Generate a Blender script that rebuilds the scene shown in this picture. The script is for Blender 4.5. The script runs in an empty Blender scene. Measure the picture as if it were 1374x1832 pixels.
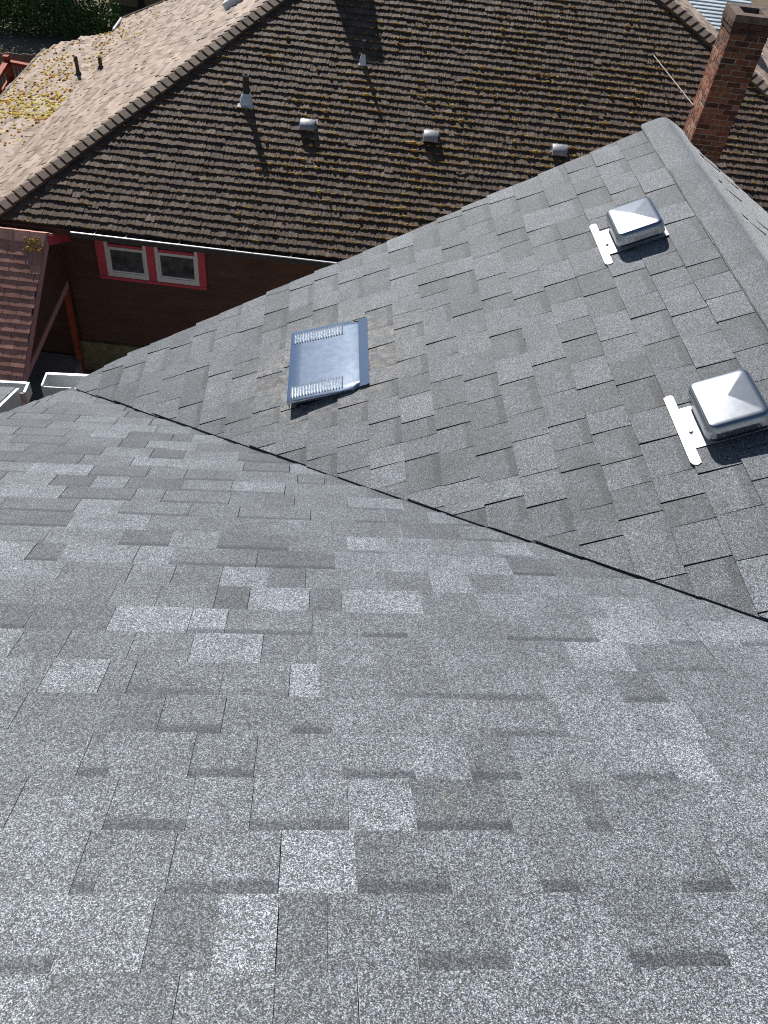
import bpy, math, random
import numpy as np
from mathutils import Matrix, Vector

random.seed(7)
rnd = random.Random(11)
D = bpy.data
SC = bpy.context.scene
COL = SC.collection
rad = math.radians

# ------------------------------------------------------------------ camera
PW, PH, FPX = 1374.0, 1832.0, 1511.52
ZC = 9.35                                     # camera height above the ground
CAM = np.array([0.0, 0.0, ZC])
RC = np.array([[0.99544835, -0.03555958, 0.08842001],
               [0.03664938, -0.71360183, -0.6995922],
               [0.08797388, 0.69964844, -0.70905053]])   # rows: right, down, forward
cd = D.cameras.new('camera')
cam = D.objects.new('camera', cd)
COL.objects.link(cam)
m = Matrix.Identity(4)
for i in range(3):
    m[i][0] = RC[0][i]; m[i][1] = -RC[1][i]; m[i][2] = -RC[2][i]
m[2][3] = ZC
cam.matrix_world = m
cd.sensor_fit = 'HORIZONTAL'
cd.sensor_width = 36.0
cd.lens = FPX * 36.0 / PW
cd.clip_start = 0.05
cd.clip_end = 2000
SC.camera = cam

# ------------------------------------------------------------------ sky and sun
SUN_EL, SUN_AZ = rad(38.5), rad(-17.5)        # azimuth measured clockwise from +Y
w = D.worlds.new('World'); SC.world = w; w.use_nodes = True
nt = w.node_tree
bg = nt.nodes['Background']
sky = nt.nodes.new('ShaderNodeTexSky')
sky.sky_type = 'NISHITA'; sky.sun_disc = False
sky.sun_elevation = SUN_EL; sky.sun_rotation = SUN_AZ
sky.air_density = 1.0; sky.dust_density = 0.25; sky.ozone_density = 1.2
nt.links.new(sky.outputs[0], bg.inputs[0])
bg.inputs[1].default_value = 0.05
sl = D.lights.new('sun', 'SUN'); sl.energy = 4.9; sl.angle = rad(0.53); sl.color = (1.0, 0.968, 0.925)
so = D.objects.new('sun', sl); COL.objects.link(so)
SUNV = Vector((math.cos(SUN_EL) * math.sin(SUN_AZ), math.cos(SUN_EL) * math.cos(SUN_AZ), math.sin(SUN_EL)))
so.rotation_euler = SUNV.to_track_quat('Z', 'Y').to_euler()
so.location = (-4, 4, 20)
SC.view_settings.view_transform = 'Standard'
SC.view_settings.look = 'None'
SC.view_settings.exposure = 0.36
SC.view_settings.gamma = 1.0
SC.view_settings.use_curve_mapping = False
SC.cycles.use_denoising = False
SC.cycles.max_bounces = 6
SC.cycles.diffuse_bounces = 3
SC.cycles.pixel_filter_type = 'BLACKMAN_HARRIS'
SC.cycles.filter_width = 1.1
SC.cycles.sample_clamp_indirect = 6.0

# ------------------------------------------------------------------ pixels to directions
def ray(x, y):
    v = np.array([(x - PW / 2) / FPX, (y - PH / 2) / FPX, 1.0])
    return RC.T @ v
def hit(q, n, c):                              # plane n.p = c (world)
    d = ray(*q); return CAM + d * ((c - n @ CAM) / (n @ d))
def pix(P):
    v = RC @ (np.array(P, float) - CAM)
    return v[0] / v[2] * FPX + PW / 2, v[1] / v[2] * FPX + PH / 2, v[2]

# ------------------------------------------------------------------ material helpers
class NT:
    def __init__(s, name):
        s.m = D.materials.new(name); s.m.use_nodes = True
        s.t = s.m.node_tree; s.b = s.t.nodes['Principled BSDF']
    def n(s, kind, **kw):
        o = s.t.nodes.new('ShaderNode' + kind)
        for k, v in kw.items(): setattr(o, k, v)
        return o
    def link(s, a, b): s.t.links.new(a, b)
    def put(s, sock, v):
        if hasattr(v, 'is_output') or isinstance(v, bpy.types.NodeSocket): s.link(v, sock)
        else: sock.default_value = v
    def math(s, op, a, b=None, c=None, clamp=False):
        o = s.n('Math', operation=op, use_clamp=clamp)
        s.put(o.inputs[0], a)
        if b is not None: s.put(o.inputs[1], b)
        if c is not None: s.put(o.inputs[2], c)
        return o.outputs[0]
    def pos(s, scale=None):
        g = s.n('NewGeometry').outputs['Position']
        if scale:
            mp = s.n('Mapping'); mp.inputs['Scale'].default_value = scale
            s.link(g, mp.inputs[0]); return mp.outputs[0]
        return g
    def noise(s, vec, scale, detail=3, rough=0.55):
        o = s.n('TexNoise'); s.link(vec, o.inputs['Vector'])
        o.inputs['Scale'].default_value = scale; o.inputs['Detail'].default_value = detail
        o.inputs['Roughness'].default_value = rough
        return o.outputs['Fac']
    def ramp(s, fac, stops, interp='LINEAR'):
        o = s.n('ValToRGB'); cr = o.color_ramp; cr.interpolation = interp
        while len(cr.elements) < len(stops): cr.elements.new(0.5)
        for e, (p, c) in zip(cr.elements, stops):
            e.position = p
            e.color = (c, c, c, 1) if not hasattr(c, '__len__') else (*c, 1)
        s.link(fac, o.inputs[0]); return o.outputs['Color']
    def mix(s, fac, a, b, mode='MIX'):
        o = s.n('Mix', data_type='RGBA', blend_type=mode)
        s.put(o.inputs[0], fac)
        for sk, v in ((o.inputs[6], a), (o.inputs[7], b)):
            if isinstance(v, tuple): sk.default_value = (*v, 1)
            else: s.put(sk, v)
        return o.outputs[2]
    def bump(s, h, strength, dist):
        o = s.n('Bump'); o.inputs['Strength'].default_value = strength; o.inputs['Distance'].default_value = dist
        s.link(h, o.inputs['Height']); s.link(o.outputs[0], s.b.inputs['Normal'])
    def done(s, col, rough=0.8, spec=0.4, metal=0.0):
        s.put(s.b.inputs['Base Color'], (*col, 1) if isinstance(col, tuple) else col)
        s.put(s.b.inputs['Roughness'], rough); s.put(s.b.inputs['Specular IOR Level'], spec)
        s.put(s.b.inputs['Metallic'], metal)
        return s.m

def tab_attr(N):
    a = N.n('Attribute', attribute_name='tab')
    sp = N.n('SeparateColor'); N.link(a.outputs['Color'], sp.inputs[0])
    return sp.outputs[0], sp.outputs[1], sp.outputs[2]

BOXV = np.array([0.08, 3.30, ZC - 2.38])       # centre of the flat louvred vent: weathering streaks round it
def mat_granule():
    N = NT('grey_granule_shingle'); P = N.pos()
    tint, band, dist = tab_attr(N)
    v1 = N.n('TexVoronoi'); N.link(P, v1.inputs['Vector']); v1.inputs['Scale'].default_value = 740
    s1 = N.n('SeparateColor'); N.link(v1.outputs['Color'], s1.inputs[0])
    v2 = N.n('TexVoronoi'); N.link(P, v2.inputs['Vector']); v2.inputs['Scale'].default_value = 400
    s2 = N.n('SeparateColor'); N.link(v2.outputs['Color'], s2.inputs[0])
    v3 = N.n('TexVoronoi'); N.link(P, v3.inputs['Vector']); v3.inputs['Scale'].default_value = 125
    s3 = N.n('SeparateColor'); N.link(v3.outputs['Color'], s3.inputs[0])
    g = N.math('ADD', N.math('MULTIPLY', s1.outputs[0], 0.58), N.math('MULTIPLY', s2.outputs[1], 0.36))
    g = N.math('ADD', g, N.math('MULTIPLY', s3.outputs[0], 0.06))
    col = N.ramp(g, [(0.0, 0.010), (0.30, 0.034), (0.46, 0.095), (0.62, 0.23), (0.78, 0.50), (1.0, 0.78)])
    tn = N.ramp(tint, [(0.2, 0.50), (0.42, 0.90), (0.66, 1.34)])
    col = N.mix(1.0, col, tn, 'MULTIPLY')
    cut = N.math('LESS_THAN', tint, 0.05)
    # colour of the mineral: cool greys with an occasional brownish grain
    hue = N.ramp(s1.outputs[2], [(0.0, (0.84, 0.982, 1.16)), (0.55, (0.89, 0.992, 1.12)), (0.85, (0.95, 1.0, 1.07)), (1.0, (1.12, 1.02, 0.87))])
    col = N.mix(1.0, col, hue, 'MULTIPLY')
    mot = N.ramp(N.noise(P, 9, 4, 0.6), [(0.3, 0.80), (0.7, 1.17)])
    col = N.mix(1.0, col, mot, 'MULTIPLY')
    blot = N.ramp(N.noise(P, 2.2, 3), [(0.3, 0.90), (0.7, 1.10)])
    col = N.mix(1.0, col, blot, 'MULTIPLY')
    # printed dark band at the head of the exposed under layer
    edge = N.math('ADD', dist, N.math('MULTIPLY', N.math('SUBTRACT', N.noise(P, 60, 2), 0.5), 0.016))
    bm = N.math('DIVIDE', N.math('SUBTRACT', 0.040, edge), 0.014, clamp=True)
    bm = N.math('MULTIPLY', N.math('MULTIPLY', bm, band), 0.85)
    col = N.mix(bm, col, N.mix(1.0, col, (0.38, 0.39, 0.42), 'MULTIPLY'))
    # pale dust and lichen
    dm = N.n('VectorMath', operation='DISTANCE'); N.link(P, dm.inputs[0]); dm.inputs[1].default_value = tuple(BOXV)
    near = N.ramp(dm.outputs['Value'], [(0.26, 1.0), (0.52, 0.0)])
    lich = N.ramp(N.noise(P, 26, 5, 0.7), [(0.46, 0.0), (0.66, 1.0)])
    lich = N.math('MULTIPLY', N.math('MULTIPLY', lich, near), 0.5)
    col = N.mix(lich, col, (0.58, 0.51, 0.38))
    spot = N.ramp(N.noise(P, 6.5, 6, 0.75), [(0.60, 0.0), (0.74, 1.0)])
    spk = N.math('MULTIPLY', N.math('MULTIPLY', spot, N.ramp(s2.outputs[2], [(0.55, 0.0), (0.8, 1.0)])), 0.34)
    col = N.mix(spk, col, (0.42, 0.36, 0.22))
    col = N.mix(cut, col, (0.012, 0.012, 0.013))       # cut asphalt edge
    hgt = N.math('ADD', s1.outputs[1], N.math('MULTIPLY', s2.outputs[0], 0.6))
    N.bump(hgt, 0.55, 0.0012)
    for nm, vv in (('Diffuse Roughness', 0.25), ('Sheen Weight', 0.75), ('Sheen Roughness', 0.35)):
        if nm in N.b.inputs: N.b.inputs[nm].default_value = vv
    return N.done(col, 0.62, 0.42)

def mat_brown():
    N = NT('brown_weathered_shingle'); P = N.pos()
    tint, band, dist = tab_attr(N)
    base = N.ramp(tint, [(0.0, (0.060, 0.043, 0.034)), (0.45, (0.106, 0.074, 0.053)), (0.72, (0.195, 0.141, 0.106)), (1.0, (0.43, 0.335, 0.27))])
    gr = N.ramp(N.noise(P, 150, 3, 0.7), [(0.25, 0.72), (0.75, 1.26)])
    col = N.mix(1.0, base, gr, 'MULTIPLY')
    wx = N.ramp(N.noise(P, 3.0, 5, 0.65), [(0.3, 0.78), (0.7, 1.18)])
    col = N.mix(1.0, col, wx, 'MULTIPLY')
    # rusty algae patches
    al = N.ramp(N.noise(P, 5.0, 6, 0.7), [(0.56, 0.0), (0.72, 1.0)])
    fine = N.ramp(N.noise(P, 40, 3), [(0.45, 0.0), (0.6, 1.0)])
    col = N.mix(N.math('MULTIPLY', N.math('MULTIPLY', al, fine), 0.40), col, (0.17, 0.085, 0.035))
    N.bump(N.noise(P, 160, 3, 0.7), 0.5, 0.004)
    return N.done(col, 0.78, 0.3)

def mat_red_shingle():
    N = NT('terracotta_shingle'); P = N.pos()
    tint, band, dist = tab_attr(N)
    base = N.ramp(tint, [(0.0, (0.33, 0.155, 0.115)), (0.5, (0.50, 0.25, 0.19)), (1.0, (0.62, 0.33, 0.26))])
    gr = N.ramp(N.noise(P, 150, 3, 0.7), [(0.25, 0.6), (0.75, 1.4)])
    col = N.mix(1.0, base, gr, 'MULTIPLY')
    wx = N.ramp(N.noise(P, 6.0, 5, 0.65), [(0.3, 0.72), (0.7, 1.18)])
    col = N.mix(1.0, col, wx, 'MULTIPLY')
    N.bump(N.noise(P, 160, 3, 0.7), 0.4, 0.004)
    return N.done(col, 0.8, 0.3)

def mat_plain(name, col, rough=0.7, spec=0.4, metal=0.0, var=0.15, scale=14, dirt=None, bump=0.0, stretch=None):
    N = NT(name); P = N.pos(stretch)
    v = N.ramp(N.noise(P, scale, 5, 0.65), [(0.3, 1 - var), (0.7, 1 + var)])
    c = N.mix(1.0, col, v, 'MULTIPLY')
    if dirt:
        dm = N.ramp(N.noise(P, scale * 0.45, 6, 0.7), [(0.48, 0.0), (0.68, 1.0)])
        c = N.mix(N.math('MULTIPLY', dm, dirt[1]), c, dirt[0])
    if bump: N.bump(N.noise(P, scale * 3, 4, 0.7), bump, 0.01)
    r = N.ramp(N.noise(P, scale * 1.7, 4), [(0.3, max(rough - 0.07, 0.03)), (0.7, min(rough + 0.07, 1))])
    return N.done(c, r, spec, metal)

def mat_brick():
    N = NT('weathered_red_brick'); P = N.pos()
    tint, band, dist = tab_attr(N)
    base = N.ramp(tint, [(0.0, (0.10, 0.036, 0.024)), (0.35, (0.27, 0.090, 0.050)), (0.7, (0.37, 0.145, 0.080)), (1.0, (0.42, 0.22, 0.14))])
    v = N.ramp(N.noise(P, 40, 5, 0.7), [(0.3, 0.6), (0.7, 1.35)])
    c = N.mix(1.0, base, v, 'MULTIPLY')
    eff_lit = N.ramp(N.noise(P, 14, 6, 0.75), [(0.50, 0.0), (0.66, 1.0)])
    c = N.mix(N.math('MULTIPLY', eff_lit, N.math('ADD', 0.22, N.math('MULTIPLY', dist, 0.55))), c, (0.50, 0.44, 0.37))  # efflorescence everywhere; the extra wash paints sunlight onto the left face
    soot = N.math('MULTIPLY', band, N.ramp(N.noise(P, 7, 4), [(0.25, 0.75), (0.7, 1.0)]))  # top courses sooted; faces other than the sunlit left one darkened further
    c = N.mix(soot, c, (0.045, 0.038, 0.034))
    N.bump(N.noise(P, 60, 5, 0.7), 0.7, 0.01)
    return N.done(c, 0.88, 0.25)

def mat_moss():
    N = NT('yellow_brown_moss'); P = N.pos()
    tint, band, dist = tab_attr(N)
    base = N.ramp(tint, [(0.0, (0.16, 0.070, 0.022)), (0.4, (0.52, 0.29, 0.070)), (0.7, (0.62, 0.46, 0.11)), (1.0, (0.60, 0.58, 0.13))])
    c = N.mix(1.0, base, N.ramp(N.noise(P, 70, 4, 0.7), [(0.3, 0.5), (0.7, 1.5)]), 'MULTIPLY')
    N.bump(N.noise(P, 140, 3), 0.8, 0.01)
    return N.done(c, 0.95, 0.1)

def mat_leaf(name, a, b):
    N = NT(name); P = N.pos()
    c = N.mix(N.ramp(N.noise(P, 2.5, 4, 0.7), [(0.35, 0.0), (0.65, 1.0)]), a, b)
    return N.done(c, 0.6, 0.3)

def mat_metal(name, col, rough, scratch=0.0):
    N = NT(name); P = N.pos()
    v = N.ramp(N.noise(P, 22, 5, 0.7), [(0.3, 0.96), (0.7, 1.03)])
    c = N.mix(1.0, col, v, 'MULTIPLY')
    r = N.ramp(N.noise(P, 30, 5, 0.7), [(0.3, rough - 0.006), (0.7, rough + 0.008)])
    if scratch:
        sp = N.ramp(N.noise(P, 55, 5, 0.75), [(0.64, 0.0), (0.70, 1.0)])
        c = N.mix(N.math('MULTIPLY', sp, scratch), c, (0.75, 0.74, 0.70))
        r = N.mix(N.math('MULTIPLY', sp, scratch), r, (0.7, 0.7, 0.7))
    return N.done(c, r, 0.5, 1.0)

M = dict(
    grey=mat_granule(), brown=mat_brown(), red=mat_red_shingle(), brick=mat_brick(), moss=mat_moss(),
    deck=mat_plain('roofing_felt', (0.028, 0.028, 0.030), 0.9, 0.2),
    mortar=mat_plain('lime_mortar', (0.48, 0.43, 0.37), 0.92, 0.2, 0, 0.3, 30, ((0.12, 0.10, 0.085), 0.6), 0.5),
    cap=mat_plain('sooty_chimney_cap', (0.17, 0.125, 0.105), 0.9, 0.25, 0, 0.3, 16, ((0.05, 0.045, 0.04), 0.7), 0.5),
    hood=mat_metal('satin_grey_steel', (0.42, 0.44, 0.47), 0.18),
    galv=mat_plain('bright_galvanised_plate', (0.36, 0.38, 0.41), 0.32, 0.4, 0.0, 0.10, 30),
    vent=mat_metal('blue_grey_coated_steel', (0.44, 0.52, 0.62), 0.10, 0.0),
    louvre=mat_plain('pale_louvre_steel', (0.55, 0.58, 0.62), 0.35, 0.5, 0.4, 0.1, 30),
    lead=mat_plain('pale_lead_flashing', (0.66, 0.72, 0.78), 0.5, 0.5, 0.1, 0.2, 30),
    pipe=mat_plain('black_vent_pipe', (0.055, 0.052, 0.050), 0.6, 0.4, 0, 0.3, 20),
    ventgrey=mat_plain('faded_grey_vent', (0.34, 0.35, 0.37), 0.5, 0.4, 0.2, 0.25, 22, ((0.16, 0.14, 0.11), 0.6)),
    siding=mat_plain('dark_brown_siding', (0.128, 0.068, 0.047), 0.75, 0.35, 0, 0.25, 5, ((0.085, 0.045, 0.034), 0.5), 0.15, (0.4, 0.4, 3.0)),
    redtrim=mat_plain('crimson_painted_trim', (0.68, 0.085, 0.115), 0.55, 0.45, 0, 0.14, 9),
    pinktrim=mat_plain('faded_pink_trim', (0.62, 0.30, 0.29), 0.65, 0.35, 0, 0.2, 14, ((0.55, 0.50, 0.48), 0.5)),
    white=mat_plain('white_painted_frame', (0.86, 0.85, 0.82), 0.45, 0.45, 0, 0.05, 12),
    gutter=mat_plain('white_gutter_paint', (0.60, 0.62, 0.64), 0.4, 0.5, 0, 0.08, 9, ((0.35, 0.34, 0.31), 0.3)),
    found=mat_plain('mossy_foundation', (0.26, 0.22, 0.12), 0.9, 0.2, 0, 0.35, 8, ((0.12, 0.12, 0.04), 0.6)),
    olive=mat_plain('ochre_stucco_wall', (0.36, 0.29, 0.14), 0.85, 0.25, 0, 0.12, 3),
    post=mat_plain('dark_brown_timber', (0.075, 0.045, 0.035), 0.8, 0.3, 0, 0.25, 12),
    redwood=mat_plain('barn_red_timber', (0.36, 0.07, 0.04), 0.75, 0.3, 0, 0.25, 10),
    fence=mat_plain('weathered_fence_board', (0.22, 0.19, 0.16), 0.85, 0.25, 0, 0.3, 9),
    palegrey=mat_plain('pale_blue_grey_metal_panel', (0.52, 0.58, 0.62), 0.45, 0.5, 0.0, 0.10, 3, ((0.36, 0.38, 0.38), 0.5)),
    dark=mat_plain('dark_interior', (0.02, 0.016, 0.014), 0.9, 0.2),
    ground=mat_plain('dry_soil_ground', (0.17, 0.14, 0.10), 0.95, 0.1, 0, 0.35, 0.6, ((0.09, 0.10, 0.045), 0.6), 0.3),
    concrete=mat_plain('concrete_path', (0.30, 0.29, 0.27), 0.9, 0.2, 0, 0.2, 2),
    leafdark=mat_leaf('dark_evergreen_leaf', (0.012, 0.022, 0.010), (0.026, 0.045, 0.018)),
    leafhedge=mat_leaf('hedge_leaf', (0.055, 0.110, 0.025), (0.10, 0.17, 0.04)),
    bark=mat_plain('rough_bark', (0.09, 0.065, 0.045), 0.95, 0.1, 0, 0.35, 9, None, 0.6),
)
def mat_glass():
    N = NT('dark_window_glass'); P = N.pos()
    c = N.ramp(N.noise(P, 9, 4), [(0.3, 0.05), (0.7, 0.16)])
    return N.done(c, 0.06, 0.5)
M['glass'] = mat_glass()

# ------------------------------------------------------------------ object helpers
def empty(name, loc, label, cat, group=None):
    o = D.objects.new(name, None); COL.objects.link(o); o.location = loc
    o['label'] = label; o['category'] = cat
    if group: o['group'] = group
    o.empty_display_size = 0.2
    ORIG[o.name] = np.array(loc, float)
    return o
ORIG = {}
class MB:
    """collects world-space geometry; build() makes one mesh object"""
    def __init__(s): s.v = []; s.f = []; s.a = []; s.sm = []
    def add(s, verts, faces, attr=(0.5, 0, 1), smooth=False):
        k = len(s.v); s.v += [tuple(map(float, p)) for p in verts]
        for fc in faces: s.f.append([k + i for i in fc]); s.sm.append(smooth)
        if isinstance(attr, list): s.a += attr
        else: s.a += [attr] * len(verts)
        return s
    def build(s, name, mat, parent=None, label=None, kind=None, cat=None, group=None):
        org = ORIG[root_of(parent).name] if parent else np.zeros(3)
        me = D.meshes.new(name)
        me.from_pydata([(p[0] - org[0], p[1] - org[1], p[2] - org[2]) for p in s.v], [], s.f)
        me.polygons.foreach_set('use_smooth', s.sm)
        at = me.attributes.new('tab', 'FLOAT_COLOR', 'POINT')
        arr = np.ones((len(s.v), 4), dtype=np.float32); arr[:, :3] = np.array(s.a, dtype=np.float32)
        at.data.foreach_set('color', arr.ravel())
        me.materials.append(M[mat])
        o = D.objects.new(name, me); COL.objects.link(o)
        if parent: o.parent = parent
        if label: o['label'] = label
        if kind: o['kind'] = kind
        if cat: o['category'] = cat
        if group: o['group'] = group
        return o
def root_of(o):
    while o.parent: o = o.parent
    return o

BOXF = [(0, 3, 2, 1), (4, 5, 6, 7), (0, 1, 5, 4), (1, 2, 6, 5), (2, 3, 7, 6), (3, 0, 4, 7)]
class Frame:
    """local axes at an origin; maps (a, b, c) to world"""
    def __init__(s, o, a, b, c): s.o = np.array(o, float); s.a, s.b, s.c = (np.array(t, float) for t in (a, b, c))
    def __call__(s, a, b, c): return s.o + s.a * a + s.b * b + s.c * c
    def box(s, mb, a0, a1, b0, b1, c0, c1, attr=(0.5, 0, 1), jit=0.0):
        pts = []
        for c in (c0, c1):
            for a, b in ((a0, b0), (a1, b0), (a1, b1), (a0, b1)):
                j = [rnd.uniform(-jit, jit) for _ in range(3)] if jit else (0, 0, 0)
                pts.append(s(a + j[0], b + j[1], c + j[2]))
        flip = np.dot(np.cross(s.a, s.b), s.c) < 0
        mb.add(pts, [f[::-1] if flip else f for f in BOXF], attr); return mb
def tube(mb, p0, p1, r0, r1=None, n=14, cap0=True, cap1=True, attr=(0.5, 0, 1)):
    p0 = np.array(p0, float); p1 = np.array(p1, float); r1 = r0 if r1 is None else r1
    d = p1 - p0; d /= np.linalg.norm(d)
    h = np.array([1, 0, 0]) if abs(d[0]) < 0.8 else np.array([0, 1, 0])
    x = np.cross(d, h); x /= np.linalg.norm(x); y = np.cross(d, x)
    k = [math.tau * i / n for i in range(n)]
    vs = [p0 + (x * math.cos(t) + y * math.sin(t)) * r0 for t in k] + [p1 + (x * math.cos(t) + y * math.sin(t)) * r1 for t in k]
    fs = [(i, (i + 1) % n, n + (i + 1) % n, n + i) for i in range(n)]
    mb.add(vs, fs, attr, True)
    if cap0: mb.add(vs[:n], [tuple(range(n))[::-1]], attr)
    if cap1: mb.add(vs[n:], [tuple(range(n))], attr)
    return mb
def slab(mb, pts, thick, attr=(0.5, 0, 1)):
    """polygon (world pts) extruded straight down"""
    n = len(pts); pts = [np.array(p, float) for p in pts]
    nz = sum(np.cross(pts[i] - pts[0], pts[i + 1] - pts[0]) for i in range(1, n - 1))[2]
    if nz < 0: pts = pts[::-1]
    low = [p - np.array([0, 0, thick]) for p in pts]
    mb.add(pts + low, [tuple(range(n)), tuple(range(2 * n - 1, n - 1, -1))] + [(i, n + i, n + (i + 1) % n, (i + 1) % n) for i in range(n)], attr)
    return mb

def clip(poly, hp):
    """2-D convex clip: hp = list of (nx, ny, c), keeps nx*x+ny*y <= c"""
    for nx, ny, c in hp:
        out = []
        for i in range(len(poly)):
            p, q = poly[i], poly[(i + 1) % len(poly)]
            dp, dq = nx * p[0] + ny * p[1] - c, nx * q[0] + ny * q[1] - c
            if dp <= 0: out.append(p)
            if dp * dq < 0:
                t = dp / (dp - dq); out.append((p[0] + (q[0] - p[0]) * t, p[1] + (q[1] - p[1]) * t))
        poly = out
        if len(poly) < 3: return []
    return poly
def halfplanes(poly):
    n = len(poly); ar = sum(poly[i][0] * poly[(i + 1) % n][1] - poly[(i + 1) % n][0] * poly[i][1] for i in range(n))
    if ar < 0: poly = poly[::-1]
    hp = []
    for i in range(n):
        (x0, y0), (x1, y1) = poly[i], poly[(i + 1) % n]
        nx, ny = y1 - y0, x0 - x1; l = math.hypot(nx, ny); hp.append((nx / l, ny / l, (nx * x0 + ny * y0) / l))
    return hp
def inside(pt, poly):
    x, y = pt; r = False; n = len(poly)
    for i in range(n):
        (x0, y0), (x1, y1) = poly[i], poly[(i + 1) % n]
        if (y0 > y) != (y1 > y) and x < (x1 - x0) * (y - y0) / (y1 - y0) + x0: r = not r
    return r
def area(p): return abs(sum(p[i][0] * p[(i + 1) % len(p)][1] - p[(i + 1) % len(p)][0] * p[i][1] for i in range(len(p)))) / 2
def screen_area(fr, poly):
    q = [pix(fr(c, d, 0)) for c, d in poly]
    if min(t[2] for t in q) < 0.1: return 0
    cx = sum(t[0] for t in q) / len(q); cy = sum(t[1] for t in q) / len(q)
    if not (-30 < cx < PW + 30 and -30 < cy < PH + 30): return 0
    return area([(t[0], t[1]) for t in q])

def emit_pieces(pieces, name, mat, parent, fieldname, limit):
    """pieces: list of (screen area, MB). The largest in view become objects, the rest one joined part"""
    pieces.sort(key=lambda t: -t[0])
    rest = MB()
    for i, (sa, mb) in enumerate(pieces):
        if i < limit and sa > 25: mb.build(name, mat, parent)
        else:
            rest.add(mb.v, mb.f, list(mb.a)); rest.sm[-len(mb.f):] = mb.sm
    if rest.v: rest.build(fieldname, mat, parent, kind='stuff')

# ================================================================== GROUND
mb = MB(); mb.add([(-300, -300, 0), (300, -300, 0), (300, 400, 0), (-300, 400, 0)], [(0, 1, 2, 3)])
g = mb.build('ground', 'ground'); g['kind'] = 'structure'
mb = MB(); mb.add([(-8, 5.2, 0.005), (9, 5.2, 0.005), (9, 8.6, 0.005), (-8, 8.6, 0.005)], [(0, 1, 2, 3)])
g = mb.build('path', 'concrete'); g['kind'] = 'structure'

# ================================================================== THE GREY HOUSE WE STAND ON
H1 = 1.107                                     # camera above the near slope at y = 0
S1, S2 = 0.5, 0.47
VA, VB = -S2 / S1, 2.6203                      # valley: y = VB + VA x
C2 = -H1 - S1 * VB
XR = 1.78                                      # gable ridge
YR0 = VB + VA * XR
S3 = 0.60                                      # far face of the gable is steeper
k1 = math.sqrt(1 + S1 * S1); k2 = math.sqrt(1 + S2 * S2); k3 = math.sqrt(1 + S3 * S3)
house = empty('grey_shingle_house', (0.6, 1.5, 0), 'house with new grey laminated shingle roof, valley and metal vents in the foreground', 'house')
F1 = Frame((0, 0, ZC - H1), (1, 0, 0), (0, 1 / k1, -S1 / k1), (0, S1 / k1, 1 / k1))
F2 = Frame((0, 0, ZC + C2), (0, 1, 0), (-1 / k2, 0, -S2 / k2), (-S2 / k2, 0, 1 / k2))
F2S = Frame(F2(0, 0, 0.008), F2.a, F2.b, F2.c)
F3 = Frame((XR, 0, ZC + C2 + S2 * XR), (0, 1, 0), (1 / k3, 0, -S3 / k3), (S3 / k3, 0, 1 / k3))
P1A = [(-1.37, VB + VA * -1.37), (-2.48, -1.0), (XR, -1.0), (XR, YR0)]
P1B = [(XR, -1.0), (4.6, -1.0), (4.6, YR0 + S3 / S1 * (4.6 - XR)), (XR, YR0)]
P2 = [(-1.325, VB + VA * -1.325 + 0.005), (XR, YR0), (XR, 4.50), (-1.10, 4.03), (-1.33, 3.95)]
P3 = [(XR, YR0), (4.6, YR0 + S3 / S1 * (4.6 - XR)), (4.6, 4.55), (XR, 4.50)]
def deck(parent, fr, poly, name='roof_slope', mat='deck', thick=0.05, off=-0.004, label=None):
    mb = MB(); slab(mb, [fr(c, d, off) for c, d in poly], thick); return mb.build(name, mat, parent, label)
p1a = [(x, y * k1) for x, y in P1A]; p1b = [(x, y * k1) for x, y in P1B]
p2 = [(y, -x * k2) for x, y in P2]; p3 = [(y, (x - XR) * k3) for x, y in P3]
slope1 = deck(house, F1, p1a, label='near roof slope of grey laminated shingles falling away below the camera')
slope1b = deck(house, F1, p1b)
slope2 = deck(house, F2, p2, label='triangular grey shingle slope of the cross gable carrying the vents')
slope3 = deck(house, F3, p3)

EXP = 0.1430
def tab_mb(fr, poly, d0, d1, hb, ht, tint, band, low=-0.004):
    """one shingle tab: clipped polygon, thin at its head, thick at its butt"""
    if len(poly) < 3 or area(poly) < 2e-4: return None
    n = len(poly); top = []; bot = []; at = []
    for c, d in poly:
        t = (d - d0) / (d1 - d0)
        top.append(fr(c, d, ht + (hb - ht) * t)); bot.append(fr(c, d, low))
        at.append((tint, band, d - (d1 - EXP)))
    nn = np.cross(top[1] - top[0], top[2] - top[0])
    fs = [tuple(range(n))] + [(i, n + i, n + (i + 1) % n, (i + 1) % n) for i in range(n)]
    if nn @ fr.c < 0: fs = [f[::-1] for f in fs]
    mb = MB().add(top, fs[:1], at)
    k = [tuple(f) for f in fs[1:]]
    return mb.add(top + bot, k, (0.0, 0, 1))

def rand_tabs(c0, c1, R, wmin=0.09, wmax=0.26):
    """alternating thick teeth and thin gaps with random tone"""
    out = []; c = c0 - R.uniform(0, 0.2); tooth = R.random() < 0.5
    while c < c1:
        wd = R.uniform(wmin, wmax)
        t = min(max(R.gauss(0.46 if tooth else 0.37, 0.085), 0.2), 0.72)
        if R.random() < 0.11: t = R.uniform(0.56, 0.68)
        if R.random() < 0.14: t = R.uniform(0.24, 0.31)
        out.append((c, c + wd, t, 0 if tooth else (1 if R.random() < 0.75 else 0.3), tooth))
        c += wd; tooth = not tooth if R.random() < 0.8 else tooth
    return out

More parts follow.
